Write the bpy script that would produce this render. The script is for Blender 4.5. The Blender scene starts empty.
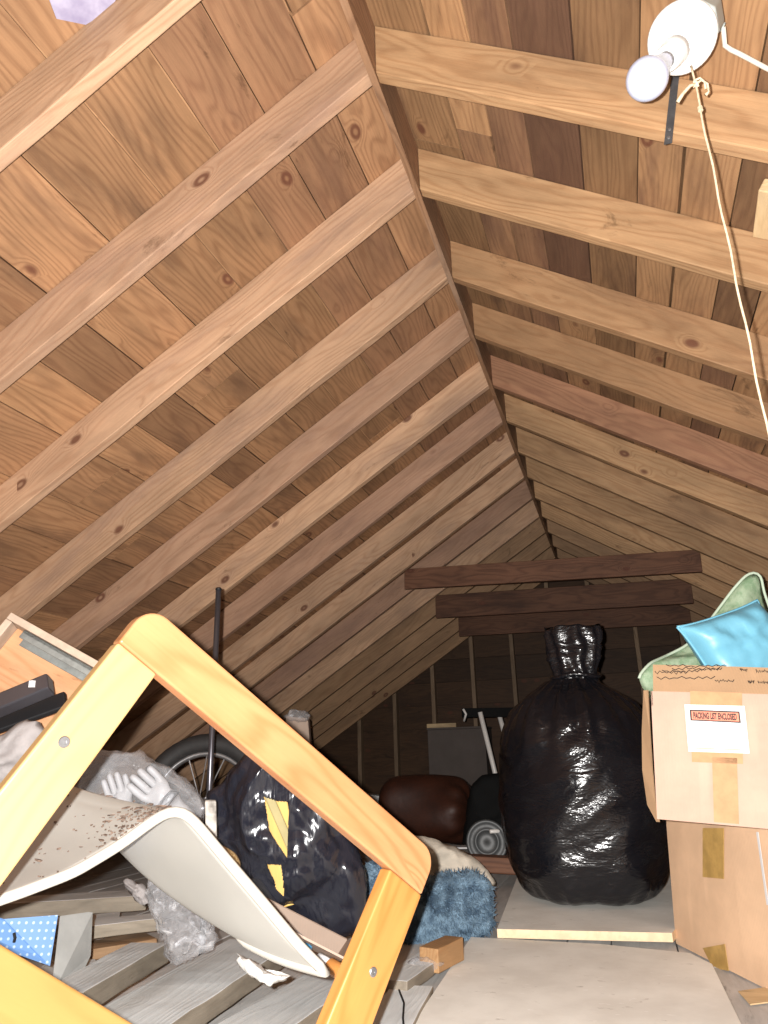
import bpy, bmesh, math, random
from math import sin, cos, pi, sqrt, atan2
from mathutils import Vector as V, Matrix, noise
random.seed(7)
SC = bpy.context.scene
COL = SC.collection
# ------------------------------------------------------------------ measured room
H = 0.6                                   # eye height above the attic floor
F = 731.496
R_ = V((0.9555, 0.2936, -0.0262)); U_ = V((0.1191, -0.2923, 0.9489)); D_ = V((-0.2802, 0.9070, 0.3146))
yaw, pit, rol = -0.299664, 0.320038, -0.027603
D_ = V((sin(yaw)*cos(pit), cos(yaw)*cos(pit), sin(pit)))
_r = V((cos(yaw), -sin(yaw), 0)); _u = _r.cross(D_)
R_ = cos(rol)*_r + sin(rol)*_u; U_ = -sin(rol)*_r + cos(rol)*_u
CAM = V((0, 0, H))
XL, XR, ZR, TS = -0.450, -0.430, 2.3367, 0.6384   # ridge faces, rafter underside at the ridge, roof slope
ANG = math.atan(TS); CA = cos(ANG)
RD, RW = 0.142, 0.038                     # rafter depth and thickness
YG = 7.75                                 # inner face of the gable
Y0 = [1.0059, 1.4646, 1.9174, 2.4033, 2.8423, 3.3224, 3.7668, 4.2391, 4.6930, 5.1401, 5.6076, 6.0657, 6.5264, 6.9888, 7.449]

def ray(px, py): return (px-384)/F*R_ - (py-512)/F*U_ + D_
def at(px, py, d): return CAM + ray(px, py)*d
def onz(px, py, z=0.0):
    d = ray(px, py); return CAM + d*((z-H)/d.z)
def ony(px, py, y):
    d = ray(px, py); return CAM + d*(y/d.y)

# ------------------------------------------------------------------ node helpers
class NT:
    def __init__(s, name):
        s.m = bpy.data.materials.new(name); s.m.use_nodes = True
        s.t = s.m.node_tree; s.t.nodes.clear(); s.n = s.t.nodes; s.l = s.t.links
        s.out = s.n.new('ShaderNodeOutputMaterial')
    def link(s, a, b): s.l.new(a, b)
    def put(s, sock, v):
        if hasattr(v, 'is_output'): s.l.new(v, sock)
        elif isinstance(v, (tuple, list)) and len(v) == 3 and sock.type == 'RGBA': sock.default_value = (*v, 1)
        else: sock.default_value = v
    def math(s, op, a, b=0.0, c=None, clamp=False):
        n = s.n.new('ShaderNodeMath'); n.operation = op; n.use_clamp = clamp
        s.put(n.inputs[0], a); s.put(n.inputs[1], b)
        if c is not None: s.put(n.inputs[2], c)
        return n.outputs[0]
    def vmath(s, op, a, b):
        n = s.n.new('ShaderNodeVectorMath'); n.operation = op
        s.put(n.inputs[0], a); s.put(n.inputs[1], b); return n.outputs[0]
    def mix(s, f, a, b):
        n = s.n.new('ShaderNodeMix'); n.data_type = 'RGBA'
        s.put(n.inputs[0], f); s.put(n.inputs[6], a); s.put(n.inputs[7], b); return n.outputs[2]
    def ramp(s, f, lo, hi, a=0.0, b=1.0):
        n = s.n.new('ShaderNodeMapRange'); n.interpolation_type = 'SMOOTHSTEP'
        s.put(n.inputs[0], f); n.inputs[1].default_value = lo; n.inputs[2].default_value = hi
        n.inputs[3].default_value = a; n.inputs[4].default_value = b; return n.outputs[0]
    def noise(s, vec, scale=1.0, detail=3.0, rough=.5, dist=0.0):
        n = s.n.new('ShaderNodeTexNoise'); s.put(n.inputs['Vector'], vec); n.inputs['Scale'].default_value = scale
        n.inputs['Detail'].default_value = detail; n.inputs['Roughness'].default_value = rough
        n.inputs['Distortion'].default_value = dist; return n.outputs[0]
    def vor(s, vec, scale=1.0, feature='F1'):
        n = s.n.new('ShaderNodeTexVoronoi'); n.feature = feature; s.put(n.inputs['Vector'], vec); n.inputs['Scale'].default_value = scale
        return n
    def coord(s, kind='Object'): return s.n.new('ShaderNodeTexCoord').outputs[kind]
    def sep(s, v):
        n = s.n.new('ShaderNodeSeparateXYZ'); s.put(n.inputs[0], v); return n.outputs
    def comb(s, x, y, z):
        n = s.n.new('ShaderNodeCombineXYZ'); s.put(n.inputs[0], x); s.put(n.inputs[1], y); s.put(n.inputs[2], z); return n.outputs[0]
    def bump(s, h, strength=.3, dist=.01):
        n = s.n.new('ShaderNodeBump'); n.inputs['Strength'].default_value = strength; n.inputs['Distance'].default_value = dist
        s.put(n.inputs['Height'], h); return n.outputs[0]
    def bsdf(s, color, rough=.6, normal=None, **kw):
        n = s.n.new('ShaderNodeBsdfPrincipled'); s.put(n.inputs['Base Color'], color); s.put(n.inputs['Roughness'], rough)
        if normal is not None: s.link(normal, n.inputs['Normal'])
        for k, v in kw.items(): s.put(n.inputs[k.replace('_', ' ')], v)
        return n
    def done(s, n):
        s.link(n.outputs[0], s.out.inputs[0]); return s.m

def wood(name, light, dark, knot=(.10, .035, .02), rings=38.0, contrast=.55, knot_gate=.945, var=(.78, 1.08),
         stain=(.30, .21, .15), stain_amt=.35, rough=.62, spec=.25, varcol=None, bump=.25, coat=0.0, fibre=.35, mottle=.2, smudge=.6):
    t = NT(name)
    geo = t.n.new('ShaderNodeNewGeometry'); oi = t.n.new('ShaderNodeObjectInfo')
    rnd = t.math('FRACT', t.math('ADD', t.math('MULTIPLY', geo.outputs['Random Per Island'], 7.31), t.math('MULTIPLY', oi.outputs['Random'], 5.77)))
    rnd2 = t.math('FRACT', t.math('MULTIPLY', rnd, 17.3))
    P = t.vmath('ADD', t.coord(), t.comb(t.math('MULTIPLY', rnd, 53.0), t.math('MULTIPLY', rnd2, 31.0), t.math('MULTIPLY', rnd, 17.0)))
    vk = t.vor(t.vmath('MULTIPLY', P, (8.0, 13.0, 13.0)), 1.0)
    d = vk.outputs['Distance']; cc = t.sep(vk.outputs['Color'])
    gate = t.math('GREATER_THAN', cc[0], knot_gate)
    warp = t.math('MULTIPLY', t.ramp(d, .55, .08), gate)
    x, y, z = t.sep(P)
    n1 = t.noise(t.vmath('MULTIPLY', P, (1.3, 7.0, 7.0)), 1.0, 2.0)
    ph = t.math('ADD', t.math('MULTIPLY', t.math('ADD', y, t.math('MULTIPLY', z, .8)), rings), t.math('ADD', t.math('MULTIPLY', n1, 12.0), t.math('MULTIPLY', warp, 2.6)))
    s_ = t.math('SINE', t.math('MULTIPLY', ph, 6.283))
    band = t.math('POWER', t.math('MULTIPLY_ADD', s_, .5, .5), 2.2)
    fib = t.noise(t.vmath('MULTIPLY', P, (5.0, 190.0, 190.0)), 1.0, 3.0, .6)
    f = t.math('ADD', t.math('MULTIPLY', band, contrast), t.math('MULTIPLY', t.math('SUBTRACT', fib, .45), fibre*2), None, True)
    c = t.mix(f, light, dark)
    st = t.ramp(t.noise(t.vmath('MULTIPLY', P, (1.6, 6.0, 6.0)), 1.0, 5.0, .62), .48, .72)
    c = t.mix(t.math('MULTIPLY', st, stain_amt), c, stain)
    if varcol: c = t.mix(t.ramp(rnd2, .35, .95, 0, varcol[1]), c, varcol[0])
    sm = t.noise(t.vmath('MULTIPLY', P, (3.2, 11.0, 11.0)), 1.0, 7.0, .72, .6)
    c = t.mix(t.math('MULTIPLY', t.ramp(sm, .60, .70), smudge), c, tuple(q*.42 for q in dark))
    c = t.mix(t.math('MULTIPLY', t.ramp(sm, .36, .27), smudge*.5), c, tuple(min(1, q*1.25) for q in light))
    v = t.math('MULTIPLY_ADD', rnd, var[1]-var[0], var[0])
    mo = t.noise(t.vmath('MULTIPLY', P, (2.2, 9.0, 9.0)), 1.0, 6.0, .7)
    v = t.math('MULTIPLY', v, t.ramp(mo, .25, .75, 1-mottle, 1+mottle))
    h = t.n.new('ShaderNodeHueSaturation'); t.link(v, h.inputs['Value']); t.link(c, h.inputs['Color']); c = h.outputs[0]
    km = t.math('MULTIPLY', t.ramp(d, .30, .17), gate)
    c = t.mix(t.math('MULTIPLY', km, .85), c, knot)
    core = t.math('MULTIPLY', t.ramp(d, .14, .05), gate)
    c = t.mix(t.math('MULTIPLY', core, .5), c, light)
    b = t.bsdf(c, rough, t.bump(t.math('ADD', t.math('MULTIPLY', fib, .6), t.math('MULTIPLY', band, .3)), bump, .004))
    b.inputs['Specular IOR Level'].default_value = spec; b.inputs['Coat Weight'].default_value = coat; b.inputs['Coat Roughness'].default_value = .25
    return t.done(b)

def plain(name, col, rough=.6, var=.12, nscale=8.0, bumps=.15, bscale=60.0, metallic=0.0, spec=.4, col2=None, **kw):
    t = NT(name); P = t.coord()
    n = t.noise(P, nscale, 4.0, .6)
    c = t.mix(t.ramp(n, .3, .7), tuple(x*(1-var) for x in col), col2 or tuple(min(1, x*(1+var)) for x in col))
    b = t.bsdf(c, rough, t.bump(t.noise(P, bscale, 3.0), bumps, .004), Metallic=metallic, **kw)
    b.inputs['Specular IOR Level'].default_value = spec
    return t.done(b)

def cardboard(name, col, mott=.1):
    t = NT(name); P = t.coord(); x, y, z = t.sep(P)
    fl = t.math('SINE', t.math('MULTIPLY', t.math('ADD', x, t.math('MULTIPLY', y, .6)), 900.0))
    n = t.noise(P, 5.0, 5.0, .6)
    st = t.noise(t.vmath('MULTIPLY', P, (14, 14, 2.5)), 1.0, 3.0)
    c = t.mix(t.ramp(n, .35, .7), tuple(v*(1-mott) for v in col), tuple(v*(1+mott*.6) for v in col))
    c = t.mix(t.ramp(st, .62, .75, 0, .25), c, tuple(v*1.25 for v in col))
    b = t.bsdf(c, .75, t.bump(t.math('ADD', t.math('MULTIPLY', fl, .12), n), .15, .006)); b.inputs['Specular IOR Level'].default_value = .2
    return t.done(b)

def black_plastic(name, col=(.006, .006, .008), rough=.23, bs=14.0, strength=.5, stretch=(1, 1, 1)):
    t = NT(name); P = t.vmath('MULTIPLY', t.coord(), stretch)
    n1 = t.noise(P, bs, 4.0, .55, 1.2); n2 = t.noise(P, bs*3.2, 3.0, .6, .8)
    h = t.math('ADD', t.math('ABSOLUTE', t.math('SUBTRACT', n1, .5)), t.math('MULTIPLY', t.math('ABSOLUTE', t.math('SUBTRACT', n2, .5)), .35))
    b = t.bsdf(col, t.math('MULTIPLY_ADD', n2, .18, rough-.08), t.bump(h, strength, .035)); b.inputs['Specular IOR Level'].default_value = .6
    return t.done(b)

def clear_plastic(name, tint=(.93, .94, .96), haze=.2, bs=18.0, milk=.55):
    t = NT(name); P = t.coord()
    n1 = t.noise(P, bs, 4.0, .6, 1.0)
    nb = t.bump(n1, .8, .03)
    g = t.bsdf((.90, .90, .92), .16, nb); g.inputs['Specular IOR Level'].default_value = 1.0
    tr = t.n.new('ShaderNodeBsdfTransparent'); tr.inputs[0].default_value = (*tint, 1)
    lw = t.n.new('ShaderNodeLayerWeight'); lw.inputs[0].default_value = .25; t.link(nb, lw.inputs['Normal'])
    f = t.math('ADD', t.math('MULTIPLY', lw.outputs['Facing'], milk), t.math('MULTIPLY', t.ramp(n1, .52, .70), haze), None, True)
    f = t.math('ADD', f, .05, None, True)
    m = t.n.new('ShaderNodeMixShader'); t.link(f, m.inputs[0]); t.link(tr.outputs[0], m.inputs[1]); t.link(g.outputs[0], m.inputs[2])
    return t.done(m)

M = {}
M['rafter'] = wood('rafter_pine', (0.444, 0.281, 0.175), (0.310, 0.167, 0.092), stain=(0.273, 0.175, 0.127), stain_amt=.6, contrast=.45, knot_gate=.93, fibre=.3, var=(.82, 1.08), varcol=((0.267, 0.144, 0.105), .5))
M['rafter_far_dim'] = wood('far_dim_rafter_pine', (0.323, 0.196, 0.109), (0.209, 0.112, 0.057), stain=(0.182, 0.112, 0.071), stain_amt=.45, contrast=.38, knot_gate=.955, fibre=.22)  # farthest rafters: the flash dying away with distance is painted into a darker pine
M['sheath'] = wood('roof_board_pine', (0.350, 0.191, 0.096), (0.189, 0.089, 0.042), rings=42, contrast=.5, stain=(0.140, 0.076, 0.043), stain_amt=.7, var=(.70, 1.10), varcol=((0.119, 0.056, 0.038), .42), knot_gate=.95)
M['sheath_r'] = wood('dark_roof_board_pine', (0.302, 0.171, 0.085), (0.173, 0.087, 0.042), rings=46, contrast=.42, stain=(0.101, 0.052, 0.034), stain_amt=.7, var=(.5, 1.1), varcol=((0.079, 0.038, 0.029), .75), knot_gate=.95)
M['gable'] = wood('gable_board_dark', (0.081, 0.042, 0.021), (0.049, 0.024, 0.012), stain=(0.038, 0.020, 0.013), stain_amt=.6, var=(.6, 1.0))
M['stud'] = wood('stud_pine', (0.273, 0.186, 0.118), (0.186, 0.118, 0.068), var=(.7, 1.0))
M['tie'] = wood('tie_beam_dark', (0.169, 0.077, 0.043), (0.087, 0.036, 0.021), stain=(0.048, 0.021, 0.014), stain_amt=.7, var=(.7, 1.0))
M['ridge'] = wood('ridge_pine', (0.238, 0.132, 0.073), (0.132, 0.066, 0.036), stain_amt=.6)
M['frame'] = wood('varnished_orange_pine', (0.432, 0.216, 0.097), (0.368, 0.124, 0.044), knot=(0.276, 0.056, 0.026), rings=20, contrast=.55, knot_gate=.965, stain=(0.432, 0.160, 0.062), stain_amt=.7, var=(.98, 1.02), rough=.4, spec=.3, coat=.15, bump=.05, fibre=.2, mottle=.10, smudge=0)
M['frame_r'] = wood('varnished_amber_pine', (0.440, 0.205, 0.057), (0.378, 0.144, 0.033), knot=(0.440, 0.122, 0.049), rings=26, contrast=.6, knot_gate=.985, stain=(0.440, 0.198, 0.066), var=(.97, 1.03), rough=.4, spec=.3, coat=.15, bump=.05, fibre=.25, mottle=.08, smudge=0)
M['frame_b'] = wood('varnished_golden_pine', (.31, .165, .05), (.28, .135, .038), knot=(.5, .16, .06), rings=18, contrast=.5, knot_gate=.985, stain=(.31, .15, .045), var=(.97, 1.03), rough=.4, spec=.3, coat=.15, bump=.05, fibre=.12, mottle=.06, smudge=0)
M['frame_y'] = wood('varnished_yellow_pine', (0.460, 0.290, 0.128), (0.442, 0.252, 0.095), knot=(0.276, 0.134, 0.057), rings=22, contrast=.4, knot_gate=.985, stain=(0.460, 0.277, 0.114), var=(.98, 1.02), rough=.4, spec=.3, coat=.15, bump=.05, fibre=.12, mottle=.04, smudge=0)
M['rafter_r'] = wood('orange_rafter_pine', (0.418, 0.252, 0.131), (0.285, 0.147, 0.068), stain=(0.228, 0.128, 0.068), stain_amt=.65, contrast=.5, knot_gate=.93, fibre=.3, var=(.72, 1.06), varcol=((0.247, 0.119, 0.056), .6))
M['rafter_red'] = wood('reddish_rafter_pine', (.30, .155, .088), (.20, .09, .052), stain=(.16, .075, .05), stain_amt=.6, contrast=.5, knot_gate=.93, fibre=.3)
M['lumber'] = wood('dusty_grey_lumber', (0.592, 0.612, 0.613), (0.487, 0.494, 0.487), stain=(0.349, 0.332, 0.307), stain_amt=.5, contrast=.10, var=(.85, 1.05), fibre=.06, knot_gate=.99, bump=.3, mottle=.12, smudge=.25)
M['floor'] = wood('dusty_grey_floor_boards', (0.564, 0.544, 0.522), (0.470, 0.446, 0.418), stain=(0.359, 0.330, 0.294), stain_amt=.5, contrast=.2, var=(.85, 1.05), fibre=.15, knot_gate=.985)
M['barkwood'] = wood('brown_split_wood', (0.294, 0.182, 0.098), (0.182, 0.098, 0.049), stain_amt=.5)
M['block'] = wood('bare_orange_wood', (0.372, 0.216, 0.102), (0.300, 0.156, 0.066), var=(.9, 1.05))
M['palewood'] = wood('pale_new_wood', (0.576, 0.418, 0.238), (0.490, 0.324, 0.158), var=(.9, 1.05), contrast=.3, knot_gate=.99)
M['tray'] = wood('tray_plywood', (0.370, 0.198, 0.102), (0.300, 0.143, 0.063), rings=16, contrast=.6, var=(.95, 1.05), stain_amt=.2)
M['tray_edge'] = plain('tray_worn_edge', (0.393, 0.297, 0.226), .6, .15, 20)
def plymat():
    t = NT('dusty_plywood'); P = t.coord(); n = t.noise(P, 5.0, 5.0, .6)
    c = t.mix(t.ramp(n, .3, .7), (.86, .84, .78), (.72, .69, .63))
    f = t.noise(t.vmath('MULTIPLY', P, (16, 38, 20)), 1.0, 5.0, .65)
    c = t.mix(t.math('MULTIPLY', t.ramp(f, .64, .70), .7), c, (.46, .42, .37))
    f2 = t.noise(t.vmath('MULTIPLY', P, (22, 60, 20)), 1.0, 3.0, .6)
    c = t.mix(t.math('MULTIPLY', t.ramp(f2, .67, .72), .8), c, (.93, .91, .88))
    return t.done(t.bsdf(c, .85, t.bump(n, .2, .004)))
M['ply'] = plymat()
M['ply_edge'] = plain('bare_plywood_edge', (.72, .55, .36), .7, .1, 40)
M['card'] = cardboard('tan_cardboard', (0.438, 0.295, 0.227))
M['card2'] = cardboard('brown_cardboard', (0.666, 0.448, 0.289))
M['cardflap'] = cardboard('flap_cardboard', (0.374, 0.238, 0.137))
M['cardgrey'] = cardboard('grey_cardboard', (0.117, 0.096, 0.086))
M['cardopen'] = cardboard('dusty_brown_cardboard', (0.368, 0.280, 0.224))
M['tape'] = plain('amber_packing_tape', (0.420, 0.262, 0.083), .45, .15, 25, .2, 40)
M['tape_pale'] = plain('pale_packing_tape', (0.404, 0.225, 0.115), .6, .1, 25, .2, 40, spec=.15)
M['white'] = plain('white_paper', (0.561, 0.554, 0.554), .5, .03, 20)
M['orange_lab'] = plain('orange_label_ink', (0.600, 0.150, 0.068), .5, .05, 60)
M['ink'] = plain('black_ink', (.03, .018, .015), .7, .05)
M['bag'] = black_plastic('black_bag_plastic', rough=.2, bs=5.0, strength=.38, stretch=(.8, .8, 2.2))
M['bag2'] = black_plastic('thin_black_bag_plastic', col=(.012, .013, .02), rough=.22, bs=3.2, strength=.5, stretch=(1.6, 1.0, .6))
M['black'] = plain('black_rubbery', (0.007, 0.007, 0.008), .5, .1)
M['dark'] = plain('dull_black_cloth', (.004, .004, .004), .85, .1, spec=.15)
M['tyre'] = plain('tyre_rubber', (0.014, 0.013, 0.013), .7, .15, 40)
M['clear'] = clear_plastic('clear_bag_plastic', haze=.12, bs=10, milk=.35)
M['clear2'] = clear_plastic('creased_clear_plastic', haze=.40, bs=16, milk=.5)
M['pole'] = plain('black_pole_metal', (0.095, 0.091, 0.104), .3, .1, 10, .05, metallic=.7)
M['steel'] = plain('dull_grey_steel', (0.288, 0.288, 0.296), .35, .2, 12, .2, 30, metallic=.8)
M['darksteel'] = plain('dark_steel_strap', (.10, .10, .105), .4, .2, 30, .2, 40, metallic=.5)
M['galv'] = plain('grey_green_metal_slide', (0.224, 0.230, 0.218), .4, .2, 25, .2, 60, metallic=.5)
M['porcelain'] = plain('white_porcelain', (0.658, 0.665, 0.650), .2, .02, 5, .0)
M['jbox'] = plain('painted_junction_box', (0.297, 0.324, 0.308), .4, .1, 14)
M['bulb'] = plain('frosted_bulb_glass', (0.461, 0.505, 0.640), .25, .01, 3, .0)
M['brass'] = plain('bulb_cap_metal', (.7, .66, .55), .3, .1, metallic=.9)
M['cord'] = plain('cotton_cord', (0.518, 0.418, 0.288), .8, .15, 60, .4, 200)
M['cable'] = plain('cream_cable', (0.518, 0.476, 0.406), .5, .06)
M['shell'] = plain('cream_plastic_shell', (0.401, 0.391, 0.360), .38, .05, 3, .05, 80)
M['shell_under'] = plain('cream_plastic_shell_lip', (0.438, 0.417, 0.372), .35, .03, 3, .03, 80)
M['dirt'] = plain('dry_dirt_flakes', (0.124, 0.083, 0.062), .9, .4, 40)
M['tissue'] = plain('white_tissue', (0.571, 0.558, 0.530), .8, .04, 20, .4, 40)
M['glove'] = plain('white_rubber_glove', (0.326, 0.321, 0.326), .5, .05, 14)
M['cloth'] = plain('dusty_beige_canvas', (0.449, 0.401, 0.333), .9, .12, 9, .4, 60)
M['whitecloth'] = plain('white_cloth', (0.234, 0.214, 0.210), .85, .08, 9, .4, 60)
M['rug'] = plain('blue_shag_wool', (0.088, 0.163, 0.258), .9, .5, 25, .4, 120, col2=(0.184, 0.279, 0.367))
M['leather'] = plain('reddish_brown_vinyl', (0.032, 0.009, 0.004), .55, .25, 9, .3, 40)
M['bucket'] = plain('grey_plastic_lid', (0.038, 0.040, 0.041), .45, .1, 9)
M['whitemetal'] = plain('white_painted_tube', (0.592, 0.560, 0.528), .35, .05)
M['blue'] = plain('sky_blue_satin', (0.164, 0.439, 0.587), .42, .06, 10, .25, 26, spec=.5)
M['bluecap'] = plain('blue_plastic_cap', (0.080, 0.336, 0.600), .35, .04)
M['amber'] = plain('amber_bottle', (0.496, 0.208, 0.056), .25, .1)
M['bark'] = plain('peeling_white_paint', (0.330, 0.294, 0.258), .8, .6, 30, .6, 60, col2=(0.432, 0.408, 0.372))
M['olive'] = plain('olive_board', (0.336, 0.280, 0.128), .6, .1)
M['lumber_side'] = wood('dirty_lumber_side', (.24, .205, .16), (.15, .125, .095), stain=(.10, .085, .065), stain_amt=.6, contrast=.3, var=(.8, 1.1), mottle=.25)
M['greysheet'] = plain('dusty_grey_sheet', (.25, .25, .24), .8, .12, 9)
M['yellow'] = wood('yellow_varnished_board', (0.619, 0.396, 0.122), (0.547, 0.317, 0.086), var=(.95, 1.05), contrast=.3, knot_gate=.99)

def dotted():
    t = NT('blue_dotted_sheet'); P = t.coord()
    v = t.vor(t.vmath('MULTIPLY', P, (70, 70, 0)), 1.0); v.inputs['Randomness'].default_value = 0.0
    c = t.mix(t.ramp(v.outputs['Distance'], .22, .16), (.10, .20, .40), (.30, .39, .52))
    return t.done(t.bsdf(c, .5))
M['dots'] = dotted()

def wicker():
    t = NT('woven_wicker'); P = t.coord()
    ch = t.n.new('ShaderNodeTexChecker'); t.put(ch.inputs[0], t.vmath('ADD', P, (.0013, .0013, .0013))); ch.inputs[3].default_value = 160
    ch.inputs[1].default_value = (.48, .35, .17, 1); ch.inputs[2].default_value = (.25, .15, .06, 1)
    return t.done(t.bsdf(ch.outputs[0], .7, t.bump(ch.outputs[1], .6, .004)))
M['wicker'] = wicker()

def sheer():
    t = NT('sheer_green_fabric'); P = t.coord()
    n = t.noise(P, 26.0, 4.0, .65)
    c = t.mix(t.ramp(n, .35, .65), (.22, .34, .20), (.38, .48, .33))
    b = t.bsdf(c, .7, t.bump(n, .4, .01)); tr = t.n.new('ShaderNodeBsdfTransparent')
    m = t.n.new('ShaderNodeMixShader'); m.inputs[0].default_value = .84
    t.link(tr.outputs[0], m.inputs[1]); t.link(b.outputs[0], m.inputs[2]); return t.done(m)
M['sheer'] = sheer()
M['hem'] = plain('pale_green_hem', (0.446, 0.533, 0.418), .7, .05)
M['lavender'] = plain('lavender_foil', (0.248, 0.220, 0.341), .3, .2, 10, .3, 20, col2=(0.396, 0.374, 0.468))

# ------------------------------------------------------------------ object helpers
WM = {}
def tag(o, label=None, cat=None, group=None, kind=None):
    if label: o['label'] = label
    if cat: o['category'] = cat
    if group: o['group'] = group
    if kind: o['kind'] = kind
    return o
def link(o, parent, Mw):
    COL.objects.link(o); WM[o.name] = Mw
    if parent is not None:
        o.parent = parent; o.matrix_local = WM[parent.name].inverted() @ Mw
    else: o.matrix_world = Mw
    return o
def thing(name, loc, label, cat, group=None, Mw=None):
    o = bpy.data.objects.new(name, None); o.empty_display_size = .05
    link(o, None, Mw or Matrix.Translation(loc)); return tag(o, label, cat, group)
def mesh(name, verts, faces, mat, parent=None, Mw=None, smooth=False, world=True, mats=None, fmat=None, loc=None):
    """verts are world points when world=True (stored relative to loc / the parent), else local to Mw"""
    me = bpy.data.meshes.new(name)
    if world:
        Mw = Mw or (WM[parent.name] if parent is not None else Matrix.Translation(loc if loc is not None else base_of(verts)))
        inv = Mw.inverted(); verts = [inv @ V(v) for v in verts]
    me.from_pydata([tuple(v) for v in verts], [], faces)
    for m in (mats or [mat]): me.materials.append(m)
    if fmat:
        for p, i in zip(me.polygons, fmat): p.material_index = i
    bm = bmesh.new(); bm.from_mesh(me); bmesh.ops.recalc_face_normals(bm, faces=bm.faces); bm.to_mesh(me); bm.free()
    if smooth:
        for p in me.polygons: p.use_smooth = True
    o = bpy.data.objects.new(name, me)
    return link(o, parent, Mw or Matrix())
def base_of(vs):
    vs = [V(v) for v in vs]; c = sum(vs, V())/len(vs); return V((c.x, c.y, min(v.z for v in vs)))
def bevel(o, w=.003, seg=2):
    b = o.modifiers.new('bevel', 'BEVEL'); b.width = w; b.segments = seg; b.limit_method = 'ANGLE'; return o
class MB:
    def __init__(s): s.v = []; s.f = []; s.m = []
    def add(s, vs, fs, mi=0):
        b = len(s.v); s.v += [V(v) for v in vs]; s.f += [tuple(i+b for i in f) for f in fs]; s.m += [mi]*len(fs)
    def box(s, lo, hi, Mx=None, mi=0):
        x0, y0, z0 = lo; x1, y1, z1 = hi
        vs = [V(p) for p in ((x0,y0,z0),(x1,y0,z0),(x1,y1,z0),(x0,y1,z0),(x0,y0,z1),(x1,y0,z1),(x1,y1,z1),(x0,y1,z1))]
        if Mx: vs = [Mx @ v for v in vs]
        s.add(vs, [(0,3,2,1),(4,5,6,7),(0,1,5,4),(1,2,6,5),(2,3,7,6),(3,0,4,7)], mi)
    def prism(s, pts, off, mi=0):
        n = len(pts); off = V(off)
        s.add(list(map(V, pts))+[V(p)+off for p in pts], [tuple(range(n-1,-1,-1)), tuple(range(n, 2*n))]+[(i, (i+1)%n, (i+1)%n+n, i+n) for i in range(n)], mi)
    def tube(s, pts, r, n=10, mi=0, cap=True):
        pts = [V(p) for p in pts]; rs = r if isinstance(r, (list, tuple)) else [r]*len(pts)
        rings = []; a = None
        for i, p in enumerate(pts):
            d = (pts[min(i+1, len(pts)-1)]-pts[max(i-1, 0)]).normalized()
            if a is None: a = d.orthogonal().normalized()
            a = (a - d*a.dot(d)).normalized(); b = d.cross(a)
            rings.append([p+(a*cos(2*pi*k/n)+b*sin(2*pi*k/n))*rs[i] for k in range(n)])
        vs = [v for rg in rings for v in rg]
        fs = [(i*n+k, i*n+(k+1)%n, (i+1)*n+(k+1)%n, (i+1)*n+k) for i in range(len(pts)-1) for k in range(n)]
        if cap: fs += [tuple(range(n-1,-1,-1)), tuple(range((len(pts)-1)*n, len(pts)*n))]
        s.add(vs, fs, mi)
    def lathe(s, prof, Mx, n=24, mi=0):
        """profile of (radius, height) about local Z"""
        vs = [Mx @ V((r*cos(2*pi*k/n), r*sin(2*pi*k/n), h)) for r, h in prof for k in range(n)]
        fs = [(i*n+k, i*n+(k+1)%n, (i+1)*n+(k+1)%n, (i+1)*n+k) for i in range(len(prof)-1) for k in range(n)]
        fs += [tuple(range(n-1,-1,-1)), tuple(range((len(prof)-1)*n, len(prof)*n))]
        s.add(vs, fs, mi)
    def build(s, name, mat, parent=None, **kw):
        return mesh(name, s.v, s.f, mat if not isinstance(mat, list) else None, parent, mats=mat if isinstance(mat, list) else None, fmat=s.m if isinstance(mat, list) else None, **kw)
def axes(p0, p1, up=V((0, 0, 1))):
    """frame with X from p0 to p1 and Z near up; origin p0"""
    x = (p1-p0).normalized(); y = up.cross(x).normalized(); z = x.cross(y)
    return Matrix(((x.x, y.x, z.x, p0.x), (x.y, y.y, z.y, p0.y), (x.z, y.z, z.z, p0.z), (0, 0, 0, 1)))
def board(name, p0, p1, w, t, mat, parent=None, up=V((0, 0, 1)), bev=.003, rough=0.0, top=True, side=None):
    """board from p0 to p1; its upper face holds the points when top, else its middle"""
    p0, p1 = V(p0), V(p1); Mw = axes(p0, p1, up); L = (p1-p0).length
    n = max(2, int(L/.06)) if rough else 1
    z1, z0 = (0, -t) if top else (t/2, -t/2)
    vs, fs = [], []
    sd = random.random()*50
    for i in range(n+1):
        x = L*i/n
        for (y, z) in ((-w/2, z0), (w/2, z0), (w/2, z1), (-w/2, z1)):
            j = V((noise.noise(V((x*9+sd, y*20, z*40))), noise.noise(V((x*9+sd, y*20, z*40+9))), noise.noise(V((x*9+sd, y*20+7, z*40)))))*rough
            vs.append(V((x + (j.x*2 if i in (0, n) else 0), y+j.y, z+j.z*.5)))
    fs = [(0, 3, 2, 1), (4*n, 4*n+1, 4*n+2, 4*n+3)]
    for i in range(n):
        for k in range(4): fs.append((4*i+k, 4*i+(k+1) % 4, 4*i+4+(k+1) % 4, 4*i+4+k))
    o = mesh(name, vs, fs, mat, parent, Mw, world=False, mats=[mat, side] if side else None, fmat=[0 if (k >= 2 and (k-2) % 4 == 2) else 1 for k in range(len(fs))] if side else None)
    return bevel(o, bev) if bev else o
def resample(pts, n, closed=True):
    pts = [V(p) for p in pts]; P = pts+[pts[0]] if closed else pts
    ls = [(P[i+1]-P[i]).length for i in range(len(P)-1)]; T = sum(ls); out = []
    for k in range(n):
        s = T*k/(n if closed else n-1); i = 0
        while i < len(ls)-1 and s > ls[i]: s -= ls[i]; i += 1
        out.append(P[i].lerp(P[i+1], min(1, s/ls[i]) if ls[i] else 0))
    return out
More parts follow.
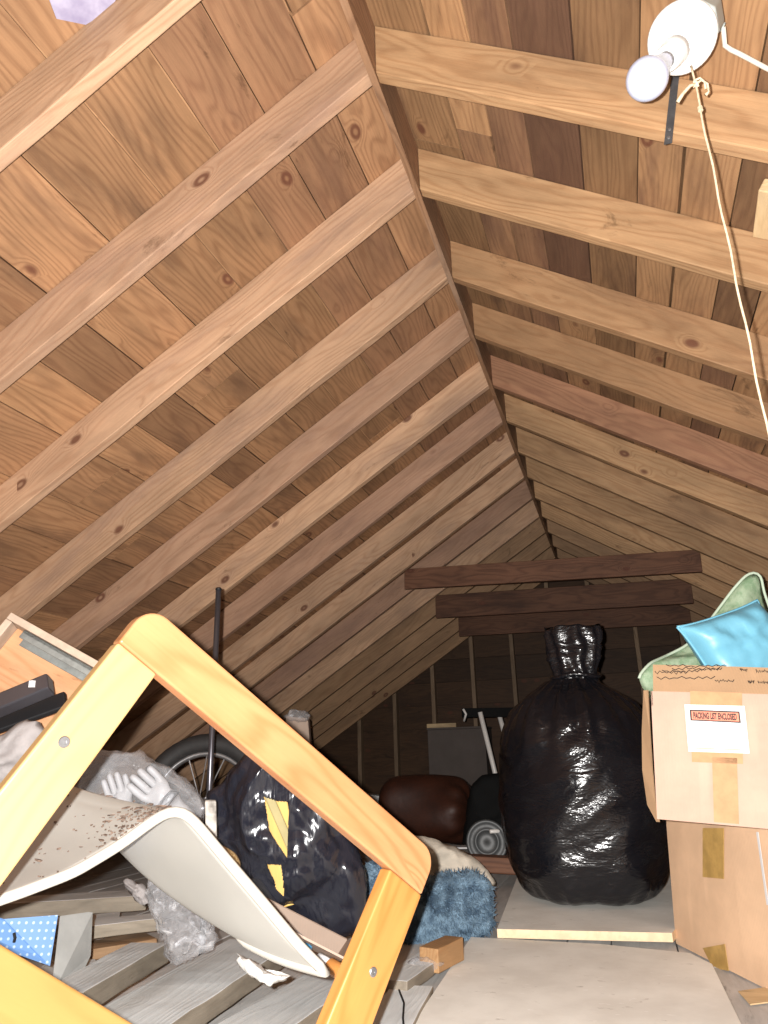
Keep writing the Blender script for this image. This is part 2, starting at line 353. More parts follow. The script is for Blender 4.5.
def smoothpts(pts, it=2):
    for _ in range(it):
        n = len(pts); pts = [pts[i-1]*.25+pts[i]*.5+pts[(i+1) % n]*.25 for i in range(n)]
    return pts
def inside(p, poly):
    x, y = p; c = False
    for i in range(len(poly)):
        (x0, y0), (x1, y1) = poly[i-1], poly[i]
        if (y0 > y) != (y1 > y) and x < (x1-x0)*(y-y0)/(y1-y0)+x0: c = not c
    return c
def proj(p):
    d = V(p)-CAM; z = d.dot(D_); return (384+F*d.dot(R_)/z, 512-F*d.dot(U_)/z)
def lump(name, outline, depth, front, back, mat, parent=None, n=72, rings=16, amp=.012, ns=9.0, holes=(), smooth=True, p=2.0, sm=1, zmin=None, ridged=True, seed=0.0, loc=None):
    """a soft body: a silhouette at its own distance, swelling towards and away from the viewer"""
    if callable(depth): o3 = [at(x, y, depth(x, y)) for x, y in outline]
    else: o3 = [at(x, y, depth) for x, y in outline]
    o3 = smoothpts(resample(o3, n), sm); c = sum(o3, V())/n
    nr = (CAM-c); nr.z = 0; nr.normalize()
    def disp(q, r):
        a = noise.fractal(q*ns+V((seed, seed, 0)), 1.0, 2.1, 4)
        if ridged: a = .35-abs(a)*1.3
        return a*amp
    vs, fs = [], []
    def ring(side, j):
        r = j/rings; out = []
        for q in o3:
            h = (1-r**p)**.5 if r < 1 else 0
            w = c.lerp(q, r) + nr*(front if side > 0 else -back)*h
            k = disp(w, r)
            w = w + (nr*side*(h+.25)*k) + (q-c).normalized()*k*r
            if zmin is not None: w.z = max(w.z, zmin)
            out.append(w)
        return out
    C1 = c+nr*front; C2 = c-nr*back
    vs.append(C1+nr*disp(C1, 0))
    for j in range(1, rings+1): vs += ring(1, j)
    vs2 = len(vs)
    for j in range(rings-1, 0, -1): vs += ring(-1, j)
    vs.append(C2)
    def R(j): return 1+(j-1)*n
    for k in range(n): fs.append((0, R(1)+k, R(1)+(k+1) % n))
    tot = 2*rings-1
    for j in range(1, tot):
        for k in range(n): fs.append((R(j)+k, R(j+1)+k, R(j+1)+(k+1) % n, R(j)+(k+1) % n))
    for k in range(n): fs.append((len(vs)-1, R(tot)+(k+1) % n, R(tot)+k))
    if holes:
        keep = []
        for f in fs:
            cc = sum((vs[i] for i in f), V())/len(f)
            if min(f) < R(rings) and any(inside(proj(cc), h) for h in holes): continue
            keep.append(f)
        fs = keep
    return mesh(name, vs, fs, mat, parent, smooth=smooth, loc=loc)

# ================================================================== SETTING
def slope_matrix(side):
    """X down the slope from the ridge, Z out of the roof (up)"""
    x = V((side*CA, 0, -sin(ANG))); z = V((side*sin(ANG), 0, CA)); y = z.cross(x)
    return x, y, z
def roof(name, side, mat):
    x, y, z = slope_matrix(side)
    org = V((XL if side < 0 else XR, 0, ZR)) + z*RD
    # boards run along the ridge: local X = world Y
    Mw = Matrix(((0, x.x, z.x, org.x), (1, x.y, z.y, org.y), (0, x.z, z.z, org.z), (0, 0, 0, 1)))
    b = MB(); s = -.095; rr = random.Random(3 if side < 0 else 11)
    while s < 4.55:
        w = rr.choice((.165, .185, .19, .2, .235)) if side < 0 else rr.choice((.125, .14, .165, .185))
        yy = -.7-rr.random()*3.2
        while yy < YG+.02:
            L = rr.uniform(3.6, 5.6); y1 = min(yy+L, YG+.03)
            if y1 > -.6: b.box((max(yy, -.6), s+.002, rr.uniform(0, .0025)), (y1-.004, s+w-rr.choice((.002, .003, .004, .007)), .022), None)
            yy += L
        s += w
    b.box((-.6, -.13, .024), (YG+.05, 4.6, .045))
    o = b.build(name, mat, None, Mw=Mw, world=False); return tag(o, kind='structure')
tag(roof('ceiling_left', -1, M['sheath']), 'pine roof boards of the left slope above the rafters', 'ceiling')
tag(roof('ceiling_right', 1, M['sheath_r']), 'brown roof boards of the right slope above the rafters', 'ceiling')

# gable wall of horizontal boards
b = MB(); z = -.05
rr = random.Random(5)
while z < 2.75:
    h = rr.choice((.19, .21, .235))
    def xs(zz): return (ZR+RD/CA+.03-zz)/TS
    zz = min(z+h-.004, 2.6)
    b.add([(XL-xs(z), YG, z), (XR+xs(z), YG, z), (XR+max(.0, xs(zz)), YG, zz), (XL-max(.0, xs(zz)), YG, zz)] +
          [(XL-xs(z), YG+.03, z), (XR+xs(z), YG+.03, z), (XR+max(.0, xs(zz)), YG+.03, zz), (XL-max(.0, xs(zz)), YG+.03, zz)],
          [(0, 1, 2, 3), (7, 6, 5, 4), (0, 4, 5, 1), (1, 5, 6, 2), (2, 6, 7, 3), (3, 7, 4, 0)])
    z += h
b.prism([(XL-3.8, YG+.032, -.05), (XR+3.8, YG+.032, -.05), ((XL+XR)/2, YG+.032, ZR+.3)], (0, .02, 0))
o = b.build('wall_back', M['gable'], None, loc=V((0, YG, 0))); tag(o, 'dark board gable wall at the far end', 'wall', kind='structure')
# floor of dusty boards along the house
b = MB(); x = -4.3
while x < 3.5:
    w = rr.choice((.14, .185, .2)); y = -.5
    while y < YG+.02:
        L = rr.uniform(2.5, 4); b.box((y, -x-w+.002, -.03-rr.random()*.003), (min(y+L, YG+.03)-.004, -x-.003, -rr.random()*.003)); y += L
    x += w
Mf = Matrix(((0, -1, 0, 0), (1, 0, 0, 0), (0, 0, 1, 0), (0, 0, 0, 1)))
b.box((-.5, -3.5, -.08), (YG+.03, 4.3, -.04))
o = b.build('floor', M['floor'], None, Mw=Mf, world=False); tag(o, 'dusty grey board floor of the attic', 'floor', kind='structure')

# ridge board
o = board('ridge_board', ((XL+XR)/2, -.5, ZR+.235), ((XL+XR)/2, YG, ZR+.235), XR-XL-.001, .245, M['ridge'], bev=0)
tag(o, 'thin ridge board at the peak between both rows of rafters', 'ridge board')

# ------------------------------------------------------------------ rafters
ORD = ['first', 'second', 'third', 'fourth', 'fifth', 'sixth', 'seventh', 'eighth', 'ninth', 'tenth', 'eleventh', 'twelfth', 'thirteenth', 'fourteenth', 'fifteenth']
def rafter(side, k, yfar, idx, n):
    x, y, z = slope_matrix(side); L = 4.30
    org = V((XL if side < 0 else XR, yfar-RW/2, ZR))
    Mw = Matrix(((x.x, y.x, z.x, org.x), (x.y, y.y, z.y, org.y), (x.z, y.z, z.z, org.z), (0, 0, 0, 1)))
    vs = []; ns = 24; rr = random.Random(k*2+(side > 0)); bow = rr.uniform(-.006, .006); tw = rr.uniform(-.01, .01)
    dep = RD
    for i in range(ns+1):
        t = i/ns; wob = bow*sin(pi*t)
        for (yy, zz) in ((-RW/2, 0), (RW/2, 0), (RW/2, dep), (-RW/2, dep)):
            X = L*t - (zz*math.tan(ANG) if i == 0 else 0)
            if i == 0: X += .0
            vs.append(V((X, yy+wob+(tw*(zz/dep-1)*sin(pi*t)), zz + .004*noise.noise(V((t*9, k*3.1, side)))*(1 if zz == 0 else 0))))
    fs = [(0, 3, 2, 1), (4*ns, 4*ns+1, 4*ns+2, 4*ns+3)]
    for i in range(ns):
        for q in range(4): fs.append((4*i+q, 4*i+(q+1) % 4, 4*i+4+(q+1) % 4, 4*i+4+q))
    o = mesh('rafter', vs, fs, (M['rafter'] if side < 0 else M['rafter_red'] if k == 5 else M['rafter_r']) if k < 11 else M['rafter_far_dim'], None, Mw, world=False); bevel(o, .003, 2)
    nm = 'left' if side < 0 else 'right'
    if idx == 0: w = 'first and frontmost'
    elif idx == n-1: w = 'last and farthest, beside the gable wall,'
    else: w = ORD[idx]
    tag(o, f'pine rafter of the {nm} roof slope, {w} from the front' if idx < n-1 else f'pine rafter of the {nm} roof slope, last one against the dark gable wall', 'rafter', f'rafters of the {nm} roof slope')
for i, yf in enumerate(Y0): rafter(-1, i, yf, i, len(Y0))
for i, yf in enumerate(Y0[1:]): rafter(1, i+1, yf, i, len(Y0)-1)

# collar ties nailed to the near faces of the rafters
for k, x0, x1, dep, a in (
        (9, (405, 579.5), (701, 561), .150, 'tie beam across the roof, nearest and highest of three, plain reddish brown'),
        (11, (436, 607), (692, 591), .195, 'stained dark tie beam across the roof, the middle one of three'),
        (13, (459, 627), (690, 613), .185, 'dark tie beam across the roof, farthest and lowest of three')):
    yk = Y0[k]-RW-.021
    A = ony(*x0, yk); B = ony(*x1, yk)
    o = board('tie_beam', A, B, .038, dep, M['tie'], bev=.004, top=False)
    tag(o, a, 'beam', 'tie beams across the roof')

# gable studs
sx = [-2.71, -2.31, -1.885, -1.453, -1.03, -.62, -.21, .2, .62, 1.03]
for i, x in enumerate(sx):
    zt = ZR+RD/CA - TS*(abs(x-(XL if x < 0 else XR))) - .03
    o = board('gable_stud', (x, YG-.046, 0), (x, YG-.046, zt), .09, .04, M['stud'], up=V((1, 0, 0)), top=False)
    tag(o, f'thin upright stud on the gable wall, {ORD[i]} from the left eave', 'stud', 'studs of the gable wall')

# ================================================================== CEILING LIGHT
lamp_c = at(682, 38, 1.36)
tocam = (CAM-lamp_c).normalized()
ax = (tocam*1.0 + U_*-.12 + R_*-.06).normalized()
def frame_z(o, zdir, up=V((0, 0, 1))):
    z = zdir.normalized(); x = up.cross(z).normalized(); y = z.cross(x)
    return Matrix(((x.x, y.x, z.x, o.x), (x.y, y.y, z.y, o.y), (x.z, y.z, z.z, o.z), (0, 0, 0, 1)))
Ml = frame_z(lamp_c, ax)
lt = thing('ceiling_light', lamp_c, 'white porcelain bulb holder with bare unlit bulb on a rafter', 'light')
b = MB(); b.lathe([(0, -.012), (.050, -.012), (.0605, -.008), (.0615, -.002), (.059, .004), (.045, .010), (.034, .013), (.0, .014)], Ml, 40)
lh = b.build('lamp_holder', M['porcelain'], lt, smooth=True)
b = MB()
so = Ml.inverted().to_3x3() @ (at(663, 62, 1.30)-lamp_c)
s0 = at(674, 52, 1.347); s1 = at(662, 64, 1.325); bd = (s1-s0).normalized()
Ms = frame_z(s0, bd)
b.lathe([(.0, -.01), (.026, -.008), (.026, .01), (.0235, .03), (.021, .036), (.018, .037), (.018, .02), (.0, .019)], Ms, 28)
b.build('socket', M['porcelain'], lt, smooth=True)
b = MB(); b0 = at(663, 63, 1.322); b1 = at(645, 81, 1.292); Mb = frame_z(b0, (b1-b0)); Lb = (b1-b0).length
k = .0365
prof = [(.0, -.012), (.015, -.012), (.0165, .0), (.019, .012), (.0235, .026), (.0292, .040)]
cz = .064
prof += [(k*cos(a), cz+k*sin(a)) for a in [(-.55+i*(pi/2+.55)/12) for i in range(13)]][:-1]+[(.0005, cz+k)]
b.lathe(prof, Mb, 32); b.build('bulb', M['bulb'], lt, smooth=True)
# octagonal box behind, holder screws
b = MB(); back = lamp_c - ax*.014 + R_*.012 + U_*.012
bx = (-ax + U_*.34 + R_*.20).normalized(); Mo = frame_z(back, bx)
b.lathe([(.0, 0), (.052, 0), (.054, .004), (.054, .062), (.050, .066), (0, .066)], Mo, 8); jb = bevel(b.build('junction_box', M['jbox'], lt), .003)
b = MB()
for a in (.5, 2.9):
    b = MB(); b.lathe([(0, 0), (.005, 0), (.004, .004), (0, .005)], Ml @ Matrix.Translation((cos(a)*.042, sin(a)*.042, .010)), 10); b.build('screw', M['porcelain'], lh)
# clamp at box side
b = MB(); cpos = at(716, 24, 1.42); b.tube([cpos, cpos+R_*.014-U_*.006], .008, 10); b.build('cable_clamp', M['jbox'], lt)
# bracket to the rafter
nearface = Y0[1]-RW
yst = nearface-.003; e = Mo @ V((-.01, 0, .064)); k1 = ony(677, 62, yst); k2 = ony(668, 144, yst); hx = V((.0085, 0, 0)); hn = V((0, -.0035, 0))
b = MB(); b.prism([e-hx, e+hx, k1+hx, k1-hx], V((0, -.001, -.0035))); b.prism([k1-hx, k1+hx, k2+hx, k2-hx], hn); b.build('hanger_strap', M['darksteel'], lt)
for f_ in (.06, .16):
    c = k2.lerp(k1, f_)+hn; b = MB(); b.lathe([(0, 0), (.004, 0), (.003, .002), (0, .0025)], frame_z(c, V((0, -1, 0))), 10); b.build('screw', M['steel'], lt)
# pull cord
p0 = at(691, 66, 1.335); top = at(693, 74, 1.33); cl = []
b = MB(); base = V((top.x, top.y, 0))
for i in range(30):
    zz = top.z - i*(top.z-.75)/29; cl.append(V((top.x+.0012*sin(i*1.3), top.y, zz)))
b.tube([p0]+cl, .0019, 8); pc = b.build('pull_cord', M['cord'], lt, smooth=True)
kz = top.z-.028
kn = V((top.x, top.y-.004, kz)); b = MB()
def rel(dx, dy): return kn + R_*dx*.0018 - U_*dy*.0018
b.tube([rel(0, 0), rel(-6, 2), rel(-13, 10), rel(-18, 18)], [.0022, .003, .003, .0035], 8)
b.tube([rel(0, 0), rel(6, -4), rel(12, 0), rel(13, 8), rel(10, 11)], [.0022, .002, .002, .002, .003], 8)
b.tube([rel(-2, -3), rel(4, -6), rel(9, -2), rel(10, 5)], .002, 8)
b.tube([rel(-2, -3), rel(2, 0), rel(-1, 3), rel(1, -2), rel(2, 3)], .0032, 8)
b.build('knot', M['cord'], pc, smooth=True)
b = MB(); b.tube([V((top.x, top.y, kz-.05)), V((top.x, top.y, kz-.058))], .0045, 8); b.build('cord_joint', M['cord'], pc)
# cable running off to the right
c0 = cpos+R_*.014-U_*.006
pts = [c0, at(725, 47, 1.44), at(740, 54, 1.44), at(768, 69, 1.45), at(800, 84, 1.47), ony(850, 108, nearface-.03), ony(862, 112, nearface-.005)]
b = MB(); b.tube(resample(pts, 24, False), .0048, 8); o = b.build('electrical_cable', M['cable'], None, smooth=True, loc=c0)
tag(o, 'cream electrical cable running right from the bulb holder', 'cable')
# lavender scrap stapled to the roof boards, pale block at right
x, y, z = slope_matrix(-1)
def on_left_roof(px, py, off):
    o = V((XL, 0, ZR))+z*(RD-off); d = ray(px, py); return CAM + d*((o-CAM).dot(z)/d.dot(z))
q = [on_left_roof(a, b_, .003) for a, b_ in ((46, -8), (56, 18), (85, 24), (112, 8), (118, -10))]
b = MB(); b.prism(q, -z*.004); o = b.build('foil_scrap', M['lavender']); tag(o, 'shiny lavender foil scrap on the roof boards at upper left', 'foil scrap')
xr_, yr_, zr_ = slope_matrix(1)
def on_right_roof(px, py, off):
    o = V((XR, 0, ZR))+zr_*(RD-off); d = ray(px, py); return CAM + d*((o-CAM).dot(zr_)/d.dot(zr_))
q0 = on_right_roof(772, 186, .02); q1 = on_right_roof(766, 226, .02)
o = board('wood_block', q0, q1+ (q1-q0)*.2, .05, .038, M['palewood'], up=zr_, top=False)
tag(o, 'pale cut wood block between two right rafters near the cord', 'wood block')

# ================================================================== PLYWOOD, BOXES, BAG (right)
def sheet(name, pts, zt, th, label, cat):
    b = MB(); b.prism([V((p.x, p.y, zt-th)) for p in pts], (0, 0, th))
    # material 1 on the edges
    n = len(pts); b.m = [0, 0]+[1]*n
    o = b.build(name, [M['ply'], M['ply_edge']], None); tag(o, label, cat); return o
P1 = .046
fl = onz(497, 929, P1); fr_ = onz(700, 934, P1)
sheet('plywood_platform', [fl, V((.060, fr_.y, 0)), V((.13, 3.05, 0)), V((.2, 4.3, 0)), V((fl.x-.12, 4.3, 0))], P1, .026, 'grey plywood panel with bare pale edge under the big black bag', 'plywood')
b = MB()
for xx in (fl.x+.12, -.12):
    b.box((xx, fl.y+.16, 0), (xx+.06, 4.2, P1-.0262))
o = b.build('floor_batten', M['floor'], None); tag(o, 'grey battens under the raised plywood panel', 'batten')
pp = [onz(*q, .02) for q in ((410, 1030), (471, 937), (600, 944), (690, 953), (712, 964), (737, 1012), (750, 1040))]
g = sheet('plywood_sheet', [V((pp[0].x+.02, 1.2, 0))]+pp[1:5]+[V((pp[5].x+.02, 1.2, 0))], .02, .018, 'dusty grey plywood sheet on the floor in front of the boxes', 'plywood')

def tilt(Mw, ang, axis): return Mw @ Matrix.Rotation(ang, 4, axis)
# lower carton: far left corner and near right corner of its visible side
A = V((.069, 2.80, .004)); B = V((.285, 2.32, .024))
ex = (B-A).normalized(); Lx = (B-A).length
def carton(name, org, ex, ey, ez, sx, sy, sz, mat, label, bulge=.006, group=None, open_top=False):
    Mw = Matrix(((ex.x, ey.x, ez.x, org.x), (ex.y, ey.y, ez.y, org.y), (ex.z, ey.z, ez.z, org.z), (0, 0, 0, 1)))
    t = thing(name, org, label, 'box', group, Mw)
    b = MB(); n = 8
    # each wall is a slab with a slight bulge
    def wall(o, u, v, w, lu, lv):
        vs, fs = [], []
        for s in (0, 1):
            for i in range(n+1):
                for j in range(n+1):
                    a, c = i/n, j/n
                    h = bulge*sin(pi*a)*sin(pi*c) + .003*noise.noise(V((a*4, c*4, lu*9+s*0)))*min(1, 8*a*(1-a))*min(1, 8*c*(1-c))
                    vs.append(o+u*lu*a+v*lv*c+w*(h-(.004 if s else 0)))
        N = (n+1)**2
        for s in (0, 1):
            for i in range(n):
                for j in range(n):
                    q = (s*N+i*(n+1)+j, s*N+(i+1)*(n+1)+j, s*N+(i+1)*(n+1)+j+1, s*N+i*(n+1)+j+1); fs.append(q if s == 0 else q[::-1])
        ring = [i*(n+1) for i in range(n+1)]+[n*(n+1)+j for j in range(1, n+1)]+[i*(n+1)+n for i in range(n-1, -1, -1)]+[j for j in range(n-1, 0, -1)]
        for a, c in zip(ring, ring[1:]+ring[:1]): fs.append((a, a+N, c+N, c))
        b.add(vs, fs)
    X, Y, Z = V((1, 0, 0)), V((0, 1, 0)), V((0, 0, 1))
    O = V((0, 0, 0))
    wall(O, X, Z, -Y, sx, sz); wall(V((0, sy, 0)), X, Z, Y, sx, sz)
    wall(O, Y, Z, -X, sy, sz); wall(V((sx, 0, 0)), Y, Z, X, sy, sz)
    wall(O, X, Y, -Z, sx, sy)
    if not open_top: wall(V((0, 0, sz)), X, Y, Z, sx, sy)
    body = mesh('box_body', b.v, b.f, mat, t, Mw, smooth=False, world=False)
    return t, Mw
def strip(name, Mw, pts, mat, parent, off=.008, th=.0012):
    """thin tape or label on the box side y=0; pts are (x,z)"""
    b = MB(); b.prism([V((x, -off, z)) for x, z in pts], (0, -th, 0)); return mesh(name, b.v, b.f, mat, parent, Mw, world=False)
def local(Mw, px, py, off=0.0):
    """where a sight line meets the side y=-off of the box"""
    nrm = Mw.to_3x3() @ V((0, 1, 0)); o = Mw @ V((0, -off, 0)); d = ray(px, py)
    p = Mw.inverted() @ (CAM+d*((o-CAM).dot(nrm)/d.dot(nrm))); return (p.x, p.z)

ez = (V((0, 0, 1))+V((.058, .02, 0))).normalized()
ex = (ex - ez*ex.dot(ez)).normalized(); ey = ez.cross(ex)
lowH = .40
low, Mlow = carton('cardboard_box', A, ex, ey, ez, Lx+.10, .42, lowH, M['card2'], 'lower brown cardboard box with amber tape, under the labelled box', .004, 'stacked cardboard boxes')
strip('tape', Mlow, [local(Mlow, *q, .007) for q in ((703, 828), (724, 828), (724, 879), (703, 877))], M['tape'], low, .007)
strip('tape', Mlow, [local(Mlow, *q, .007) for q in ((703, 948), (725, 944), (729, 971), (713, 968))], M['tape'], low, .007)
strip('torn_edge', Mlow, [local(Mlow, *q, .007) for q in ((756.5, 832), (758.5, 832), (769, 905), (767, 905))], M['white'], low, .007)
# upper carton
A = onz(657, 819, .432)
fx = onz(768, 829, .412)-A
ex = fx.normalized(); d0 = (A-CAM).dot(D_); upv = at(645, 691, d0+.105)-A
ez = (upv - ex*upv.dot(ex)); upH = ez.length; ez.normalize(); ey = ez.cross(ex)
def ub(px, py, back=0.0):
    '''point on the plane of the upper box front, moved back'''
    d = ray(px, py); return CAM + d*((A-CAM).dot(ey)/d.dot(ey)) + ey*back
sink = (Mlow @ V((0, 0, lowH))).z
up, Mup = carton('cardboard_box', A, ex, ey, ez, .46, .40, upH, M['card'], 'upper tan cardboard box with white packing label on its front', .007, 'stacked cardboard boxes', True)
strip('tape', Mup, [local(Mup, *q, .0085) for q in ((690, 691), (742, 693), (743, 764), (692, 762))], M['tape_pale'], up, .0085)
strip('tape', Mup, [local(Mup, *q, .0085) for q in ((712, 757), (737, 758), (739, 824), (714, 822))], M['tape_pale'], up, .0085)
lab = strip('packing_label', Mup, [local(Mup, *q, .0098) for q in ((684.5, 704.5), (744.5, 706), (749.5, 753.5), (688.5, 751.5))], M['white'], up, .0098)
strip('label_border', Mup, [local(Mup, *q, .011) for q in ((689.5, 709.5), (739.5, 711.5), (741, 723), (690.5, 720.5))], M['ink'], lab, .011, .0006)
strip('label_band', Mup, [local(Mup, *q, .0116) for q in ((691.3, 711), (738.2, 712.8), (739.3, 721.6), (692, 719.4))], M['orange_lab'], lab, .0116, .0005)
tx = bpy.data.curves.new('label_text', 'FONT'); tx.body = 'PACKING LIST ENCLOSED'; tx.align_x = 'LEFT'; tx.extrude = .0003
a0 = local(Mup, 693.5, 719.0, .0122); a1 = local(Mup, 737, 720.8, .0122)
tx.size = .0205; tx.materials.append(M['ink'])
tmp = bpy.data.objects.new('label_text_curve', tx); COL.objects.link(tmp); tx.offset = .0009
dg = bpy.context.evaluated_depsgraph_get(); mt = bpy.data.meshes.new_from_object(tmp.evaluated_get(dg)); bpy.data.objects.remove(tmp)
wtx = max(v.co.x for v in mt.vertices)
to = bpy.data.objects.new('label_text', mt)
wtxt = wtx
Mt = Mup @ Matrix.Translation((a0[0], -.0123, a0[1]+.002)) @ Matrix.Rotation(atan2(a1[1]-a0[1], a1[0]-a0[0]), 4, (0, -1, 0)) @ Matrix.Rotation(pi/2, 4, 'X') @ Matrix.Scale(((a1[0]-a0[0])/wtxt), 4, (1, 0, 0))
link(to, lab, Mt)
strip('label_fold', Mup, [local(Mup, *q, .011) for q in ((692, 747.6), (741, 749.4), (741, 750.2), (692, 748.4))], M['tape_pale'], lab, .011, .0004)
# the flap standing up from the front, leaning back
f0 = Mup @ V((.006, 0, upH)); f1 = Mup @ V((.46, 0, upH))
fu = (ub(652, 664, .03)-f0); b = MB()
fl_pts = [f0, f1, f1+fu*.92+ex*.004, ub(690, 663.5, .03), ub(652, 663, .03)]
b.prism(fl_pts, ey*.004); fo = b.build('top_flap', M['cardflap'], up)
b = MB(); nrm = ((f1-f0).cross(fu)).normalized()
if nrm.dot(CAM-f0) < 0: nrm = -nrm
def onflap(px, py):
    d = ray(px, py); return CAM + d*((f0-CAM).dot(nrm)/d.dot(nrm)) + nrm*.0015
rr = random.Random(4)
for (x0, x1, y) in ((666, 725, 666), (672, 720, 668.5), (662, 700, 671), (655, 688, 672.5), (657, 715, 678), (700, 722, 669), (715, 734, 681), (740, 747, 670), (748, 754, 682), (756, 768, 671), (758, 768, 682)):
    pts = [onflap(x0+(x1-x0)*i/14, y+rr.uniform(-.9, .9)+(1.2 if i % 2 else -.5)*(x1-x0 < 62)) for i in range(15)]
    b.tube(pts, .0011, 6)
b.build('marker_scribble', M['ink'], fo)
# crushed side edge and torn bottom rim
b = MB()
ed = [(643, 690, 2.20), (640.5, 730, 2.22), (641, 770, 2.22), (646, 805, 2.2), (656, 822, 2.172)]
inn = [(646.5, 690, 2.163), (648.5, 730, 2.163), (651, 770, 2.163), (654, 802, 2.163), (658, 822, 2.165)]
pe = [ub(q[0], q[1], .035 if 700 < q[1] < 815 else .012) for q in ed]; pi_ = [ub(q[0]+1, q[1], .003) for q in inn]
vs = pe+pi_; n = len(pe); fs = [(i, i+1, n+i+1, n+i) for i in range(n-1)]
vs2 = [v+ey*.004+ex*.002 for v in vs]; fs2 = [tuple(i+2*n for i in f[::-1]) for f in fs]
rim = list(range(n))+list(range(2*n-1, n-1, -1)); fs3 = [(a, c, c+2*n, a+2*n) for a, c in zip(rim, rim[1:]+rim[:1])]
b.add(vs+vs2, fs+fs2+fs3); b.build('crushed_side_flap', M['cardflap'], up)
# sheer green cloth spilling from the upper box
cl = [(638, 683), (640, 674), (650, 663), (668, 655), (684, 647), (700, 634), (716, 612), (734, 588), (746, 575), (755, 571.5), (761, 576), (764, 592), (772, 615), (800, 640), (800, 700), (720, 705), (655, 700), (645, 694)]
gr = thing('sheer_cloth', at(700, 690, 2.30), 'sheer green cloth spilling out of the upper cardboard box', 'cloth')
o3 = [at(x, y, 2.335 if x > 655 else 2.24) for x, y in cl]
lump('cloth_body', cl, lambda x, y: 2.46-.12*max(0, min(1, (y-620)/60))-(.06 if x < 655 else 0), .03, .03, M['sheer'], gr, n=90, rings=12, amp=.016, ns=9, sm=1)
b = MB(); hp = [at(x, y, 2.445-.13*max(0, min(1, (y-620)/60))-(.06 if x < 655 else 0)) for x, y in cl[:14]]
b.tube(smoothpts(resample(hp, 60, False), 1)[1:-1], .0045, 8); b.build('hem', M['hem'], gr, smooth=True)
# blue pillow
Lc, Tc = at(677, 627, 2.26), at(757, 600, 2.33)
e1 = Tc-Lc; Bc = Lc + (at(727, 704, 2.20)-Lc)
e2 = Bc-Lc; cen = Lc+(e1+e2)/2; nn = e2.cross(e1).normalized()
if nn.dot(CAM-cen) < 0: nn = -nn
pl = thing('pillow', cen, 'sky blue satin pillow resting in the upper cardboard box', 'pillow')
vs, fs = [], []; n = 26
def pill(u, v, s):
    uu, vv = 2*u-1, 2*v-1
    pin = 1-.07*(1-abs(uu)**3)*abs(vv)**4; pin2 = 1-.07*(1-abs(vv)**3)*abs(uu)**4
    h = .062*((1-uu**4)*(1-vv**4))**.55
    w = cen + e1*.5*uu*pin2 + e2*.5*vv*pin
    return w + nn*s*(h+.024*(.5-abs(noise.fractal(w*10, 1, 2, 3)))*(1-uu**6)*(1-vv**6))
for s in (1, -1):
    for i in range(n+1):
        for j in range(n+1): vs.append(pill(i/n, j/n, s))
N = (n+1)**2
for s in (0, 1):
    for i in range(n):
        for j in range(n):
            q = (s*N+i*(n+1)+j, s*N+(i+1)*(n+1)+j, s*N+(i+1)*(n+1)+j+1, s*N+i*(n+1)+j+1); fs.append(q if s else q[::-1])
mesh('pillow_body', vs, fs, M['blue'], pl, smooth=True)
edge = [pill(i/n, 0, 0) for i in range(n)]+[pill(1, i/n, 0) for i in range(n)]+[pill(1-i/n, 1, 0) for i in range(n)]+[pill(0, 1-i/n, 0) for i in range(n+1)]
b = MB(); b.tube(edge, .0042, 8); b.build('piping', M['blue'], pl, smooth=True)

# big black garbage bag on the panel
cx, cy = -.198, 3.27
gb = thing('garbage_bag', (cx, cy, P1), 'large full black garbage bag standing on the grey plywood panel', 'garbage bag')
vs, fs = [], []; n = 120; prof = []
Hb = .80
ctrl = [(0, 0), (.20, .002), (.255, .02), (.29, .06), (.325, .14), (.345, .24), (.356, .36), (.354, .47), (.338, .57), (.30, .66), (.245, .725), (.185, .77), (.13, .80), (.095, .83)]
def cr(t):
    i = min(int(t), len(ctrl)-2); a, c = ctrl[i], ctrl[i+1]; f = t-i; return (a[0]+(c[0]-a[0])*f, a[1]+(c[1]-a[1])*f)
rows = 96
for i in range(rows+1):
    prof.append(cr((len(ctrl)-1)*i/rows))
for _ in range(4): prof = [prof[0]]+[((prof[i-1][0]+2*prof[i][0]+prof[i+1][0])/4, (prof[i-1][1]+2*prof[i][1]+prof[i+1][1])/4) for i in range(1, rows)]+[prof[-1]]
def bagpt(r, z, a):
    q = V((cos(a)*1.1, sin(a)*1.1, z*2.6))
    lum = .028*noise.noise(V((cos(a)*1.7, sin(a)*1.7, z*3.2)))
    n1 = noise.fractal(V((cos(a)*1.6, sin(a)*1.6, z*11+.8*sin(2*a))), 1.0, 2.0, 2)
    cre = .016*(.3-abs(n1))
    g = max(0, min(1, (z-.52)/.25)); ga = .014*g*sin(a*17+3*noise.noise(q*2)) + .008*g*sin(a*31)
    bt = max(0, 1-z/.10); ga += .010*bt*sin(a*23+2*noise.noise(q*3))
    k = min(1, r/.12); rr = r+(lum+cre+ga)*k
    return V((cx+rr*cos(a), cy+rr*sin(a)*.95, P1+.002+max(0, z+.010*bt*noise.noise(q*4))))
for (r, z) in prof:
    for k in range(n): vs.append(bagpt(max(r*.955, .001), z, 2*pi*k/n))
for i in range(rows):
    for k in range(n): fs.append((i*n+k, i*n+(k+1) % n, (i+1)*n+(k+1) % n, (i+1)*n+k))
fs += [tuple(range(n-1, -1, -1)), tuple(range(rows*n, (rows+1)*n))]
mesh('bag_body', vs, fs, M['bag'], gb, smooth=True)
